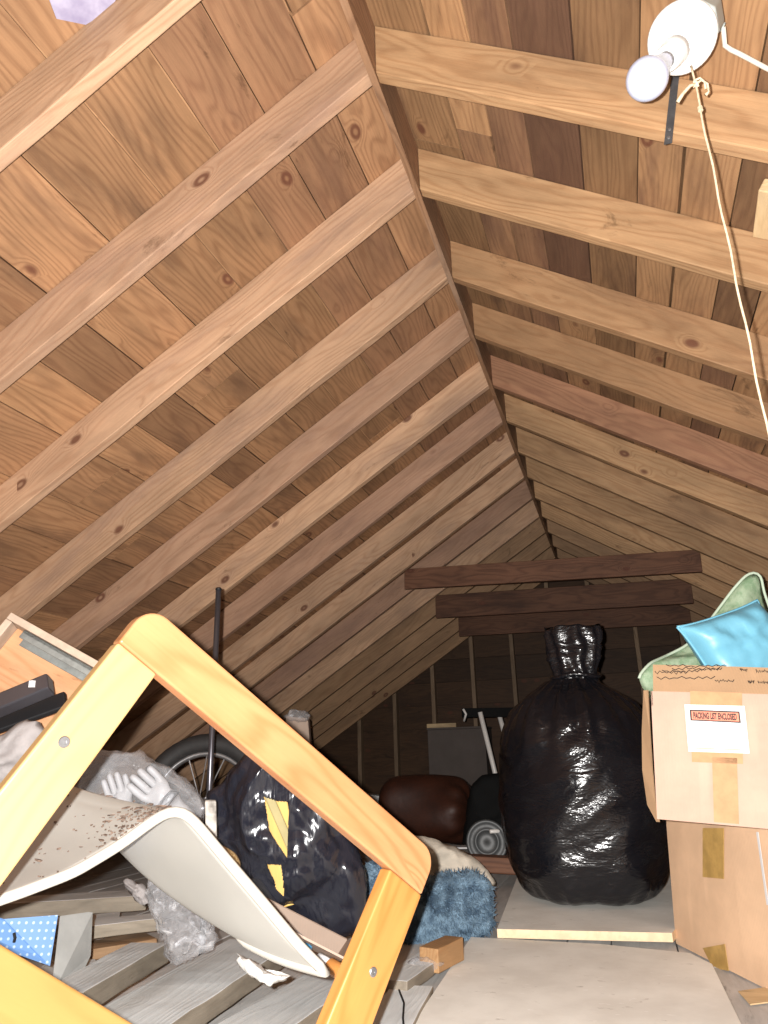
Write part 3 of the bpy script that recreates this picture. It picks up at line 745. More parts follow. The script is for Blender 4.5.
# gathered neck standing up
vs, fs = [], []; rows = 40; n = 72
for i in range(rows+1):
    t = i/rows; z = P1+.80+.255*t
    w = .10-.016*sin(pi*min(1, t*2.2))+.012*t; dp = .055-.02*t
    for k in range(n):
        a = 2*pi*k/n; q = V((cos(a), sin(a), t*3))
        f = 1+.09*sin(a*9+t*2+noise.noise(q)*2)+.12*(abs(noise.fractal(V((cos(a)*1.5, sin(a)*1.5, t*5)), 1, 2, 2))-.2)
        vs.append(V((cx+.015+.012*t+w*cos(a)*f, cy-.02+dp*sin(a)*f, z+.02*t*noise.noise(q*2))))
for i in range(rows):
    for k in range(n): fs.append((i*n+k, i*n+(k+1) % n, (i+1)*n+(k+1) % n, (i+1)*n+k))
fs += [tuple(range(n-1, -1, -1)), tuple(range(rows*n, (rows+1)*n))]
mesh('gathered_neck', vs, fs, M['bag'], gb, smooth=True)
b = MB()
vs = []
for k in range(41):
    a = 2*pi*k/40; vs.append(V((cx+.02+.098*cos(a), cy-.02+.06*sin(a), P1+.845+.006*sin(3*a))))
b.tube(vs, .010, 8); b.build('tie', M['bag'], gb, smooth=True)

# ================================================================== WOODEN FRAME (left foreground)
PA, PB, PD = V((-.602, .878, .113+H)), V((-.388, 1.240, -.175+H)), V((-.711, .700, -.150+H))
e1 = (PB-PA); Lf = e1.length; e1.normalize(); e2 = PD-PA; e2 = (e2-e1*e2.dot(e1)); Wf = .338; e2.normalize()
nf = e1.cross(e2)
if nf.dot(PA-CAM) < 0: nf = -nf
Mfr = Matrix(((e1.x, e2.x, nf.x, PA.x), (e1.y, e2.y, nf.y, PA.y), (e1.z, e2.z, nf.z, PA.z), (0, 0, 0, 1)))
fr = thing('wooden_framework', PA, 'varnished pine frame with rounded corners leaning in the left foreground', 'frame', None, Mfr)
w = .069; th = .026
def arc(cx, cy, r, a0, a1, n=8): return [(cx+r*cos(a0+(a1-a0)*i/n), cy+r*sin(a0+(a1-a0)*i/n)) for i in range(n+1)]
def rail(name, poly, mat, alongY):
    b = MB()
    if alongY:   # grain along e2: local frame X=e2
        Mx = Matrix(((e2.x, e1.x, nf.x, PA.x), (e2.y, e1.y, nf.y, PA.y), (e2.z, e1.z, nf.z, PA.z), (0, 0, 0, 1)))
        b.prism([V((y, x, 0)) for x, y in poly], (0, 0, th))
    else:
        Mx = Mfr; b.prism([V((x, y, 0)) for x, y in poly], (0, 0, th))
    o = mesh(name, b.v, b.f, mat, fr, Mx, world=False); bevel(o, .0035, 3); return o
r = .034; wr = .082
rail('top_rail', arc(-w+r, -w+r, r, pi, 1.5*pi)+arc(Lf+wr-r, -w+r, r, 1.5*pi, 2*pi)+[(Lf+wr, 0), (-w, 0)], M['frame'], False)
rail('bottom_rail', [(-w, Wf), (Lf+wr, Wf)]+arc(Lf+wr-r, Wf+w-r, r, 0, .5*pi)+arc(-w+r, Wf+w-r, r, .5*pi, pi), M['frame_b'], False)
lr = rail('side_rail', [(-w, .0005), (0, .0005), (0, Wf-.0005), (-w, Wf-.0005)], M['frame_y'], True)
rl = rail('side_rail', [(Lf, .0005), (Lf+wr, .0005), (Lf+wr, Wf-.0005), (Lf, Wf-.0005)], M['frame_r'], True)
def on_frame(px, py):
    d = ray(px, py); return Mfr.inverted() @ (CAM+d*((PA-CAM).dot(nf)/d.dot(nf)))
for par, q in ((lr, (64, 742)), (rl, (373, 972))):
    c = on_frame(*q); b = MB()
    Mc = Mfr @ Matrix.Translation((c.x, c.y, 0)) @ Matrix.Rotation(pi, 4, 'X')
    b.lathe([(0, -.002), (.0072, -.002), (.0072, .0012), (.006, .0022), (.003, .0022), (.0028, .0008), (0, .0008)], Mc, 20)
    b.build('screw', M['steel'], par)

# ================================================================== CREAM PLASTIC SHELL with a bend
nearpx = [(-70, 930, 1.04), (-30, 910, 1.06), (20, 893, 1.09), (75, 872, 1.12), (120, 845, 1.155), (158, 817, 1.185), (172, 810, 1.195), (184, 812, 1.20), (196, 823, 1.20), (225, 858, 1.195), (265, 905, 1.185), (300, 947, 1.17), (325, 972, 1.16)]
near = resample([at(*q) for q in nearpx], 60, False)
for _ in range(2): near = [near[0]]+[near[i-1]*.25+near[i]*.5+near[i+1]*.25 for i in range(1, 59)]+[near[-1]]
E = V((-.44, .18, .055))
sh = thing('plastic_chair_shell', near[30]+E*.5-V((0, 0, .3)), 'bent cream plastic chair shell with dirt on top, inside the wooden frame', 'chair shell')
nv = 16
def shellpt(i, j):
    t = i/59; v = j/nv
    tip = max(0, (t-.78)/.22); wmax = 1-.5*tip**2.5
    tl = max(0, (t-.50)/.30); wmax *= 1-.02*min(1, tl)
    lip0 = .0
    p = near[i]+E*v*wmax
    p = p + V((0, 0, -.018*sin(pi*v)*(1 if t < .5 else .4)))
    if v > .8: p.z += .02*((v-.8)/.2)**2
    return p
vs = [shellpt(i, j) for i in range(60) for j in range(nv+1)]
fs = [(i*(nv+1)+j, (i+1)*(nv+1)+j, (i+1)*(nv+1)+j+1, i*(nv+1)+j+1) for i in range(59) for j in range(nv)]
so_ = mesh('shell_body', vs, fs, M['shell'], sh, smooth=True)
md = so_.modifiers.new('solid', 'SOLIDIFY'); md.thickness = .006; md.offset = 0
b = MB(); rim = [near[i] for i in range(60)]+[shellpt(59, j) for j in range(1, nv+1)]
b.tube(rim, .0085, 12); b.build('rolled_rim', M['shell_under'], sh, smooth=True)
ro_ = V((-.004, -.004, -.005)); b = MB(); b.tube([shellpt(35, 10)+ro_, shellpt(39, 12)+ro_, shellpt(43, 14)+ro_], .0022, 6); b.build('stiffening_rib', M['shell_under'], sh, smooth=True)
# dirt on the shell
b = MB(); rr = random.Random(9)
for _ in range(260):
    if rr.random() < .75: i = rr.gauss(27, 2.6); j = abs(rr.gauss(.4, 2.0))
    else: i = rr.uniform(8, 31); j = rr.uniform(.6, 12)
    i = int(max(4, min(31, i))); j = max(.6, min(13, j)); j0 = int(j)
    p = shellpt(i, j0).lerp(shellpt(i, j0+1), j-j0)+(near[min(59, i+1)]-near[i])*rr.random()+V((0, 0, .0042))
    s = rr.uniform(.0010, .0035)*(3.0 if rr.random() < .16 else 1); a = rr.uniform(0, 6.28); u = V((cos(a), sin(a), rr.uniform(-.2, .3)))*s; v_ = V((-sin(a), cos(a), rr.uniform(-.2, .3)))*s*rr.uniform(.3, .8)
    b.prism([p+u, p+v_, p-u, p-v_], (0, 0, rr.uniform(.001, .003)))
o = b.build('dirt', M['dirt'], None); tag(o, 'brown dirt and dry flakes lying on the cream plastic shell', 'dirt', kind='stuff')
# crumpled tissue under the shell tip
ti = lump('tissue', [(235, 952), (242, 957), (250, 958), (262, 970), (275, 976), (288, 975), (283, 981), (268, 985), (255, 976), (244, 970), (236, 962)], 1.33, .018, .018, M['tissue'], None, n=44, rings=8, amp=.016, ns=28, sm=0)
tag(ti, 'crumpled white tissue below the lower edge of the plastic shell', 'tissue')

# ================================================================== TRAY, BAR and SACK at left
K = at(11, 612, 1.80); k1 = at(125, 676, 1.78); k2 = at(-95, 668, 1.70)
e1t = (k1-K).normalized(); e2t = k2-K; e2t = (e2t-e1t*e2t.dot(e1t)).normalized(); nt = e1t.cross(e2t)
if nt.dot(CAM-K) < 0: nt = -nt; 
L1, L2 = .275, .44; hw = .055
Mt_ = Matrix(((e1t.x, e2t.x, nt.x, K.x), (e1t.y, e2t.y, nt.y, K.y), (e1t.z, e2t.z, nt.z, K.z), (0, 0, 0, 1)))
tr = thing('wooden_tray', K, 'shallow wooden drawer tipped up behind the left frame rail', 'drawer', None, Mt_)
def tb(name, lo, hi, mat): 
    b = MB(); b.box(lo, hi); return bevel(mesh(name, b.v, b.f, mat, tr, Mt_, world=False), .002)
tb('tray_bottom', (.018, .018, -.06), (L1, L2, -.05), M['tray'])
tb('tray_side', (0, 0, -.065), (L1, .018, 0), M['tray_edge'])
tb('tray_end', (0, .0185, -.065), (.018, L2, 0), M['tray_edge'])
tb('tray_side', (0, L2, -.065), (L1, L2+.018, 0), M['tray_edge'])
b = MB(); b.box((.05, .019, -.049), (.27, .028, -.012)); b.box((.05, .019, -.049), (.27, .052, -.044)); b.box((.05, .019, -.016), (.27, .040, -.012))
sl = bevel(mesh('drawer_slide', b.v, b.f, M['galv'], tr, Mt_, world=False), .0015)
# black bar lying across
A = at(-40, 722, 1.56); B = at(51, 684, 1.60)
bb = thing('black_metal_bar', A, 'black channel bar lying across the tipped wooden drawer', 'bar')
upb = (CAM-A).normalized()*.7+V((0, 0, .5))
board('bar_body', A, B, .042, .034, M['pole'], bb, up=upb, bev=.004, top=False)
A2 = at(-40, 738, 1.585); B2 = at(66, 700, 1.63); board('bar_flange', A2, B2, .042, .014, M['black'], bb, up=upb, bev=.003, top=False)
b = MB(); c = at(32, 684, 1.565); b.box(c-V((.005, .004, .007)), c+V((.005, .004, .007))); b.build('white_clip', M['white'], bb)
# white sack under the bar
ws = lump('white_sack', [(-60, 735), (0, 735), (20, 722), (42, 720), (52, 735), (40, 760), (20, 790), (-10, 800), (-60, 800)], 1.50, .05, .06, M['whitecloth'], None, n=60, rings=12, amp=.02, ns=14)
tag(ws, 'crumpled white cloth sack under the black bar behind the frame', 'sack')

# ================================================================== CLEAR BAG WITH GLOVES
cb = lump('clear_plastic_bag', [(80, 770), (88, 756), (104, 749), (125, 752), (143, 752), (165, 765), (185, 780), (200, 797), (206, 812), (198, 822), (180, 830), (150, 835), (115, 830), (90, 810), (78, 790)], 1.80, .10, .09, M['clear'], None, n=72, rings=16, amp=.022, ns=9)
tag(cb, 'clear plastic bag of white gloves behind the plastic shell', 'plastic bag')
def glove(name, wrist, dirn, upn, s, label, spread=.16, curl=.5):
    d = dirn.normalized(); n_ = (upn-d*upn.dot(d)).normalized(); sd = d.cross(n_)
    vs, es, rs = [], [], []
    def addv(p, r): vs.append(p); rs.append(r*s); return len(vs)-1
    w0 = addv(wrist, .030); p1 = addv(wrist+d*.045*s, .031); p2 = addv(wrist+d*.085*s, .032); es.extend([(w0, p1), (p1, p2)])
    wc = addv(wrist-d*.05*s, .034); es.append((w0, wc))
    for q, (off, ln) in enumerate(((-.030, .062), (-.010, .072), (.011, .068), (.031, .052))):
        b0 = addv(wrist+d*.098*s+sd*off*s, .0115); es.append((p2, b0)); last = b0; dd = (d+sd*off*spread*20*.3)
        pos = vs[b0].copy()
        for m in range(3):
            dd = (dd-n_*curl*.22*(m+1)*.6).normalized(); pos = pos+dd*ln*s*(.42, .33, .25)[m]; nx = addv(pos, (.0105, .0098, .0085)[m]); es.append((last, nx)); last = nx
    t0 = addv(wrist+d*.035*s-sd*.034*s, .0135); es.append((p1, t0)); t1 = addv(vs[t0]+(d*.6-sd*.8).normalized()*.034*s, .012); es.append((t0, t1)); t2 = addv(vs[t1]+(d*.85-sd*.4).normalized()*.028*s, .0098); es.append((t1, t2))
    me = bpy.data.meshes.new(name); base = wrist.copy(); me.from_pydata([tuple(v-base) for v in vs], es, []); me.materials.append(M['glove'])
    o = bpy.data.objects.new(name, me); link(o, None, Matrix.Translation(base))
    md = o.modifiers.new('skin', 'SKIN'); md.use_smooth_shade = True
    for i, sv in enumerate(me.skin_vertices[0].data): sv.radius = (rs[i], rs[i]); sv.use_root = (i == 0)
    o.modifiers.new('sub', 'SUBSURF').levels = 1; o.modifiers['sub'].render_levels = 2
    tag(o, label, 'glove', 'white gloves in the clear bag'); return o
glove('rubber_glove', at(178, 812, 1.80), at(136, 774, 1.76)-at(178, 812, 1.80), (CAM-at(150, 790, 1.6)), .9, 'white rubber glove in the clear bag, fingers pointing up and left')
glove('rubber_glove', at(128, 822, 1.83), at(112, 772, 1.82)-at(128, 822, 1.83), (CAM-at(120, 790, 1.6)), .78, 'smaller white rubber glove at the left end inside the clear bag')

# ================================================================== WHEEL, POLE
wc = at(203, 806, 2.72); wax = V((.25, -.95, .12)).normalized(); Mw_ = frame_z(wc, wax)
wh = thing('wheel', wc, 'black tyred spoked wheel behind the clear plastic bag', 'wheel')
def ringtube(b, R, r, n=48, m=12, sq=1.0):
    vs, fs = [], []
    for i in range(n):
        a = 2*pi*i/n
        for k in range(m):
            c = 2*pi*k/m; vs.append(Mw_ @ V(((R+r*cos(c))*cos(a), (R+r*cos(c))*sin(a), r*sin(c)*sq)))
    for i in range(n):
        for k in range(m): fs.append((i*m+k, ((i+1) % n)*m+k, ((i+1) % n)*m+(k+1) % m, i*m+(k+1) % m))
    b.add(vs, fs)
b = MB(); ringtube(b, .225, .036); b.build('tyre', M['tyre'], wh, smooth=True)
b = MB(); ringtube(b, .186, .010, sq=1.6); b.build('rim', M['steel'], wh, smooth=True)
b = MB(); b.lathe([(0, -.03), (.026, -.03), (.03, 0), (.026, .03), (0, .03)], Mw_, 20); b.build('hub', M['steel'], wh, smooth=True)
b = MB()
for i in range(16):
    a = 2*pi*i/16; b.tube([Mw_ @ V((.02*cos(a+.6), .02*sin(a+.6), .02*(-1)**i)), Mw_ @ V((.182*cos(a), .182*sin(a), 0))], .0028, 6)
b.build('spokes', M['steel'], wh)
pt = at(218.5, 590, 2.35)
po = thing('metal_pole', (pt.x, pt.y, 0), 'thin black metal pole standing upright beside the wheel', 'pole')
b = MB(); b.tube([(pt.x, pt.y, .0), (pt.x, pt.y, pt.z)], .0088, 14); b.build('pole_tube', M['pole'], po, smooth=True)
b = MB(); b.tube([(pt.x, pt.y, pt.z), (pt.x, pt.y, pt.z+.004), (pt.x, pt.y, pt.z+.008)], [.010, .010, .007], 14); b.build('end_cap', M['black'], po, smooth=True)

# ================================================================== TORN BLACK BAG over yellow boards
hole1 = [(264, 797), (277, 801), (289, 802), (288, 830), (287, 858), (278, 845), (269, 830)]
hole2 = [(266, 864), (281, 865), (283, 880), (284, 897), (276, 889), (274, 880)]
ob = [(202, 800), (205, 790), (220, 770), (243, 748), (262, 742), (300, 752), (330, 800), (352, 845), (362, 870), (364, 905), (358, 930), (335, 938), (300, 920), (262, 905), (240, 888), (225, 858), (204, 835)]
tb_ = lump('torn_garbage_bag', ob, 1.92, .13, .14, M['bag2'], None, n=240, rings=90, amp=.040, ns=3.4, holes=(hole1, hole2), sm=1, seed=3.0)
tag(tb_, 'torn black garbage bag with holes behind the wooden frame', 'garbage bag')
for (a, c, m, lab, w_) in (((270, 785, 1.90), (289, 905, 1.86), 'yellow', 'yellow varnished board seen through the tears in the black bag', .075),
                     ((262, 780, 1.862), (300, 868, 1.852), 'olive', 'narrow olive board crossing the yellow board inside the torn bag', .022)):
    o = board(m+'_board', at(*a), at(*c), w_, .018, M[m], up=(CAM-at(*a)).normalized(), top=False); tag(o, lab, 'board')
# peeling strip and wicker piece
o = board('peeling_strip', at(210, 801, 1.60), at(212, 850, 1.58), .024, .01, M['bark'], up=(CAM-at(210, 820, 1.6)).normalized(), rough=.004, top=False)
tag(o, 'peeling white painted strip at the left edge of the torn bag', 'strip')
wk = lump('wicker_basket', [(212, 842), (224, 846), (236, 853), (241, 862), (240, 874), (234, 886), (222, 876), (212, 858)], 1.58, .03, .05, M['wicker'], None, n=40, rings=10, amp=.002, ns=9, p=3)
tag(wk, 'woven wicker basket piece between plastic shell and torn black bag', 'basket')

# open carton with bottles
g0 = at(222, 876, 1.66); g1 = at(347, 940, 1.66); g2 = at(359, 937, 1.52); dn = R_*-.029 - U_*.050 + D_*.012
bxo = thing('open_carton', (g0+g1)/2+dn, 'low open brown carton between the plastic shell and torn bag', 'box')
def slab(name, pts, off, mat, par):
    b = MB(); b.prism(pts, off); return b.build(name, mat, par)
slab('carton_back', [g0, g1, g1+dn, g0+dn], D_*.005, M['cardopen'], bxo)
slab('carton_side', [g1, g2, g2+dn, g1+dn], R_*.005, M['cardopen'], bxo)
g3 = g0+(g2-g1); slab('carton_floor', [g0+dn, g1+dn, g2+dn, g3+dn], (0, 0, -.005), M['cardopen'], bxo)
slab('carton_side', [g0, g3, g3+dn, g0+dn], R_*-.005, M['cardopen'], bxo)
def bottle(a, c, r, mat, cap, label, capl=.25):
    a, c = V(a), V(c); L = (c-a).length; Mx = frame_z(a, c-a)
    t = thing('bottle', a, label, 'bottle', None)
    b = MB(); b.lathe([(0, 0), (r*.9, 0), (r, .004), (r, L*.62), (r*.5, L*(1-capl)), (r*.5, L*.97), (0, L*.97)], Mx, 20); b.build('bottle_body', mat, t, smooth=True)
    b = MB(); b.lathe([(0, L*(1-capl)), (r*.72, L*(1-capl)), (r*.72, L*.99), (r*.6, L), (0, L)], Mx, 20); b.build('cap', cap, t, smooth=True)
bottle(at(284, 930, 1.61), at(309, 952, 1.575), .0165, M['clear2'], M['bluecap'], 'clear bottle with a sky blue cap in the open carton', .42)
bottle(at(350, 978, 1.56), at(318, 958, 1.61), .016, M['amber'], M['white'], 'amber bottle with a white cap in the open carton', .3)

# ================================================================== BLUE SHAG RUG and canvas
ro = [(362, 870), (372, 858), (400, 868), (430, 880), (455, 874), (478, 872), (488, 882), (493, 895), (496, 915), (491, 930), (478, 938), (440, 941), (405, 940), (370, 938), (358, 905)]
rg = lump('shag_rug', ro, 2.52, .13, .12, M['rug'], None, n=90, rings=22, amp=.02, ns=8, sm=2, ridged=False)
me = rg.data; vs = [v.co.copy() for v in me.vertices]; ns_ = [v.normal.copy() for v in me.vertices]; fs = [tuple(p.vertices) for p in me.polygons]
rr = random.Random(2); polys = [p for p in me.polygons]
camL = CAM-rg.matrix_world.translation
front = [p for p in polys if p.normal.dot(camL-p.center) > -.02]
NV, NF = list(vs), list(fs)
for _ in range(9000):
    p = rr.choice(front); q = [me.vertices[i].co for i in p.vertices]; a = rr.random(); c = rr.random()*(1-a)
    base = q[0]+(q[1]-q[0])*a+(q[2]-q[0])*c if rr.random() < .5 or len(q) < 4 else q[0]+(q[2]-q[0])*a+(q[3]-q[0])*c
    d = (p.normal+V((rr.gauss(0, .55), rr.gauss(0, .55), rr.gauss(-.1, .5)))).normalized(); L = rr.uniform(.010, .024)
    s = d.orthogonal().normalized()*.0022; k = d.cross(s).normalized()*.0022; i = len(NV)
    NV += [base+s, base-s*.5+k, base-s*.5-k, base+d*L]; NF += [(i, i+1, i+3), (i+1, i+2, i+3), (i+2, i, i+3)]
m2 = bpy.data.meshes.new('shag_rug'); m2.from_pydata([tuple(v) for v in NV], [], NF); m2.materials.append(M['rug']); rg.data = m2
tag(rg, 'folded blue shag rug on the floor behind the wooden frame', 'rug')
cv = lump('canvas_sheet', [(405, 838), (420, 836), (445, 842), (470, 855), (488, 868), (497, 884), (490, 887), (478, 878), (460, 880), (435, 882), (405, 880), (395, 860)], 2.80, .06, .10, M['cloth'], None, n=72, rings=12, amp=.022, ns=8)
tag(cv, 'crumpled beige canvas sheet lying behind the blue shag rug', 'canvas')

# ================================================================== FAR CLUTTER
# reddish brown rolled cushion
c0 = at(384, 806, 4.55); c1 = at(471, 813, 4.35); b = MB(); Lc_ = (c1-c0).length; Mx = frame_z(c0, c1-c0)
vs, fs = [], []; n = 48; rows = 30
R0 = .19
for i in range(rows+1):
    t = i/rows; e = min(1, sqrt(max(0, 1-((t-.5)/.5)**8))); 
    for k in range(n):
        a = 2*pi*k/n; rad = R0*(.25+.75*e)+.014*sin(a*3+t*5)+.012*(t > .75)*sin(a*9)*((t-.75)*4)
        vs.append(Mx @ V((rad*cos(a), rad*sin(a)*1.0, Lc_*t)))
for i in range(rows):
    for k in range(n): fs.append((i*n+k, i*n+(k+1) % n, (i+1)*n+(k+1) % n, (i+1)*n+k))
fs += [tuple(range(n-1, -1, -1)), tuple(range(rows*n, (rows+1)*n))]
o = mesh('cushion_roll', vs, fs, M['leather'], None, smooth=True); tag(o, 'reddish brown rolled cushion on the floor before the grey box', 'cushion')
# grey tall carton at the gable
a = ony(428, 729, 7.15); c = ony(484, 726, 7.1)
t = thing('grey_carton', ((a.x+c.x)/2, 7.3, 0), 'tall grey carton standing against the far gable wall', 'box')
b = MB(); b.box((a.x, 7.12, 0), (c.x, 7.5, a.z-.01)); bevel(b.build('box_body', M['cardgrey'], t), .006)
b = MB(); b.box((a.x-.005, 7.11, a.z-.0095), (c.x+.005, 7.51, a.z+.008)); bevel(b.build('lid', M['cardgrey'], t), .004)
p0 = ony(427, 719, 7.3); p1 = ony(456, 717, 7.3)
o = board('wood_cleat', V((p0.x, 7.3, a.z+.052)), V((p1.x, 7.3, a.z+.052)), .05, .044, M['palewood']); tag(o, 'short pale wood block on top of the tall grey carton', 'wood block')
# folding stand with white legs
st = thing('folding_stand', at(490, 800, 4.9)*1, 'dark folding stand with thin white legs left of the big bag', 'stand')
l0, l1 = at(480, 712, 4.9), at(506, 818, 4.75); d = l1-l0; lf = l0+d*(l0.z/(l0.z-l1.z))
b = MB(); b.tube([l0, lf], .016, 10); b.build('leg', M['whitemetal'], st, smooth=True)
l0, l1 = at(499.5, 716, 5.0), at(508, 747, 4.95); d = l1-l0; lf = l0+d*(l0.z/(l0.z-l1.z))
b = MB(); b.tube([l0, lf], .016, 10); b.build('leg', M['whitemetal'], st, smooth=True)
board('crossbar', at(462, 713, 4.95), at(530, 712, 4.95), .05, .06, M['dark'], st, top=False)
b = MB(); b.tube([at(463, 709, 4.92), at(466, 714, 4.91), at(464, 721, 4.92)], .008, 8); b.build('white_catch', M['whitemetal'], st, smooth=True)
# dark small bag and grey lid
o = lump('small_garbage_bag', [(462, 850), (464, 815), (470, 788), (482, 774), (500, 773), (520, 790), (530, 850)], 4.1, .10, .16, M['dark'], None, n=60, rings=12, amp=.015, ns=7, zmin=.002)
tag(o, 'small dull black bag behind the large garbage bag', 'garbage bag')
lc = at(487, 842, 3.56); Mx = frame_z(lc, (CAM-lc)*V((1, 1, .45)))
bk_ = thing('plastic_bucket', lc, 'grey plastic bucket lying down with its ringed end in front', 'bucket')
b = MB(); b.lathe([(0, -.10), (.085, -.10), (.10, -.01), (.102, 0), (.094, .006), (.085, .0), (.06, .0), (.055, .005), (.05, .0), (.03, -.002), (0, -.002)], Mx, 36); b.build('bucket_body', M['bucket'], bk_, smooth=True)
b = MB(); b.tube([at(490, 831.5, 3.55), at(512, 830.5, 3.62)], .009, 10); o = b.build('white_tube', M['whitemetal'], None, smooth=True); tag(o, 'short white tube lying across the grey bucket end', 'tube')
p0 = onz(440, 862, .055); o = board('dark_timber', at(445, 853, 3.55), at(530, 858, 3.45), .10, .07, M['tie'], bev=.006); tag(o, 'dark timber on the floor before the grey bucket', 'timber')
# grey slab at left of the cushion, pale carton
o = board('grey_slab', at(345, 790, 4.9), at(390, 797, 4.85), .12, .20, M['lumber'], top=True); tag(o, 'grey slab standing left of the brown cushion roll', 'slab')
t = thing('pale_carton', at(300, 800, 3.6)*1, 'pale narrow carton with grey plastic stuffed in its top', 'box')
q = [at(286, 716, 3.6), at(308, 718, 3.65)]
dnz = V((0, 0, -q[0].z)); b = MB(); b.prism([q[0], q[1], q[1]+V((.06, .03, 0))+dnz*1, q[0]+dnz], (-.05, .14, 0)); bevel(b.build('carton_body', M['cardopen'], t), .004)
lump('plastic_top', [(283, 718), (288, 711), (297, 709), (305, 711), (310, 716), (306, 721), (290, 722)], 3.62, .05, .06, M['clear2'], t, n=40, rings=8, amp=.02, ns=16)
board('white_card', at(360, 847, 4.0), at(475, 846, 4.0), .1, .01, M['white'], None)
bpy.data.objects['white_card']['label'] = 'white card lying on the floor below the brown cushion roll'; bpy.data.objects['white_card']['category'] = 'card'

# ================================================================== LUMBER PILE (left floor)
def plank(p0, p1, zt, w_, t_, label, mat='lumber', rough=.004, name='lumber_plank', group='grey lumber on the floor', cat='plank'):
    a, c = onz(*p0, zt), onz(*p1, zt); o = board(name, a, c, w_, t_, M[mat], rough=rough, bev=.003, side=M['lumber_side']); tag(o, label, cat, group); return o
plank((60, 992), (150, 942), .165, .10, .045, 'short grey timber lying on top of the lumber pile')
plank((110, 1030), (262, 940), .115, .20, .045, 'broad grey plank beneath the short timber, under the plastic shell')
plank((215, 1050), (345, 968), .075, .16, .045, 'rough grey plank beside the tissue, below the plastic shell tip')
plank((300, 1060), (364, 990), .045, .08, .04, 'narrow grey plank under the right side rail of the frame')
plank((-40, 903), (150, 892), .13, .15, .05, 'long grey plank lying crosswise behind the blue dotted sheet')
plank((-60, 932), (120, 915), .10, .12, .04, 'second crosswise grey plank just above the split brown wood')
plank((70, 925), (160, 915), .138, .10, .035, 'short grey board resting above the split brown wood')
plank((-120, 1000), (100, 968), .08, .22, .05, 'wide grey plank partly hidden by the frame at lower left')
plank((20, 1060), (180, 1010), .06, .22, .05, 'grey plank lowest in the pile beside the frame corner')
o = board('split_wood', onz(84, 946, .09), onz(152, 934, .09), .12, .03, M['barkwood'], rough=.012); tag(o, 'split brown wood scrap under the crosswise grey planks', 'wood scrap')
b = MB(); qa = [onz(60, 925, .16), onz(88, 905, .30), onz(84, 948, .14), onz(55, 984, .10)]
q = [at(60, 916, 1.66), at(88, 912, 1.72), at(86, 955, 1.70), at(78, 972, 1.66), at(52, 985, 1.58)]
b.prism(q, (.004, .012, -.003)); o = b.build('bent_sheet', M['greysheet'], None); tag(o, 'bent grey panel standing right of the blue dotted sheet', 'panel')
q = [at(-10, 915, 1.5), at(4, 919, 1.5), at(58, 915, 1.56), at(50, 966, 1.52), at(-10, 945, 1.46)]
ctr = at(20, 935, 1.5); Md = axes(q[0], q[2], (CAM-ctr).normalized())
b = MB(); b.prism(q, (CAM-ctr).normalized()*-.004); o = b.build('dotted_sheet', M['dots'], None, Mw=Md); tag(o, 'sky blue sheet with pale dots at the lower left', 'sheet')
b = MB(); b.tube([at(14, 933, 1.49), at(15, 938, 1.485), at(14, 942, 1.485)], .003, 8); o2 = b.build('dark_clip', M['black'], None); o2.parent = o; o2.matrix_local = Md.inverted() @ WM[o2.name]
# clear crinkled bag on the planks
cb = lump('clear_plastic_bag', [(150, 880), (165, 884), (185, 893), (205, 910), (216, 930), (212, 946), (196, 952), (178, 962), (166, 955), (158, 930), (148, 905)], 1.72, .06, .07, M['clear2'], None, n=72, rings=16, amp=.035, ns=13)
tag(cb, 'crinkled clear plastic bag on the planks under the plastic shell', 'plastic bag')
lump('striped_cloth', [(122, 880), (135, 880), (146, 890), (149, 905), (141, 903), (130, 893)], 1.80, .03, .03, M['whitecloth'], None, n=40, rings=8, amp=.02, ns=18)
tag(bpy.data.objects['striped_cloth'], 'rumpled white cloth left of the crinkled clear bag', 'cloth')
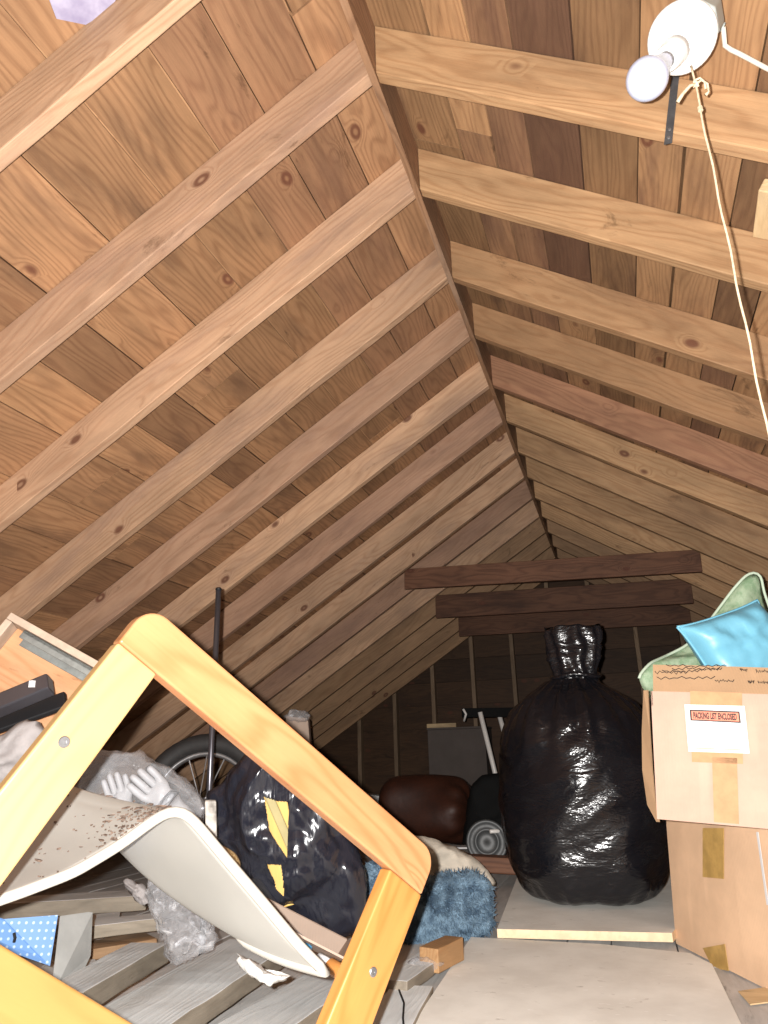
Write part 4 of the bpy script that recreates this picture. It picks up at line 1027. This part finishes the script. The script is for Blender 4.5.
# right of the frame
o = plank((392, 980), (446, 944), .050, .085, .03, 'grey board between the frame and the plywood sheet'); 
o = plank((372, 1050), (412, 985), .03, .11, .028, 'grey board along the left edge of the plywood sheet')
o = board('wood_block', onz(428, 948, .085), onz(454, 936, .085), .06, .06, M['block'], rough=.002); tag(o, 'orange wood block in front of the blue shag rug', 'wood block')
lump('plastic_wrap', [(405, 966), (415, 958), (432, 957), (447, 962), (440, 972), (420, 974)], 2.03, .03, .02, M['clear2'], None, n=44, rings=8, amp=.018, ns=18)
tag(bpy.data.objects['plastic_wrap'], 'clear plastic wrap in front of the orange wood block', 'plastic wrap')
b = MB(); b.tube([onz(399, 990, .034), onz(404, 1003, .036), onz(403, 1018, .034), onz(404, 1030, .034)], .0025, 6); o = b.build('black_wire', M['black'], None); tag(o, 'short black wire lying on the grey board by the frame', 'wire')
q = [onz(738, 990, .006), onz(766, 986, .006), onz(790, 998, .006), onz(750, 1003, .006)]
b = MB(); b.prism([V((p.x, p.y, .001)) for p in q], (0, 0, .003)); o = b.build('wood_chip', M['palewood'], None); tag(o, 'pale wood chip on the floor in front of the lower box', 'wood chip')

# ================================================================== LIGHT, WORLD, CAMERA
L = bpy.data.lights.new('camera_flash', 'POINT'); L.energy = 640; L.shadow_soft_size = .006; L.color = (1.0, .97, .935)
L.use_nodes = True; nt_ = L.node_tree
em = next(n for n in nt_.nodes if n.type == 'EMISSION'); fo_ = nt_.nodes.new('ShaderNodeLightFalloff')
fo_.inputs['Strength'].default_value = 1.0; fo_.inputs['Smooth'].default_value = 2.3
nt_.links.new(fo_.outputs['Quadratic'], em.inputs['Strength'])
lo = bpy.data.objects.new('camera_flash', L); COL.objects.link(lo); lo.location = CAM - R_*.028 + U_*.014
w = bpy.data.worlds.new('attic_air'); SC.world = w; w.use_nodes = True
bg = w.node_tree.nodes['Background']; bg.inputs[0].default_value = (.9, .9, .9, 1); bg.inputs[1].default_value = .13
cam = bpy.data.cameras.new('camera'); cam.sensor_fit = 'HORIZONTAL'; cam.sensor_width = 36; cam.lens = F/768*36; cam.clip_start = .02
co = bpy.data.objects.new('camera', cam); COL.objects.link(co)
co.matrix_world = Matrix(((R_.x, U_.x, -D_.x, CAM.x), (R_.y, U_.y, -D_.y, CAM.y), (R_.z, U_.z, -D_.z, CAM.z), (0, 0, 0, 1)))
SC.camera = co
vs_ = SC.view_settings; vs_.view_transform = 'Standard'; vs_.look = 'None'; vs_.exposure = 0; vs_.gamma = 1; vs_.use_curve_mapping = False
try: SC.cycles.use_denoising = True
except Exception: pass
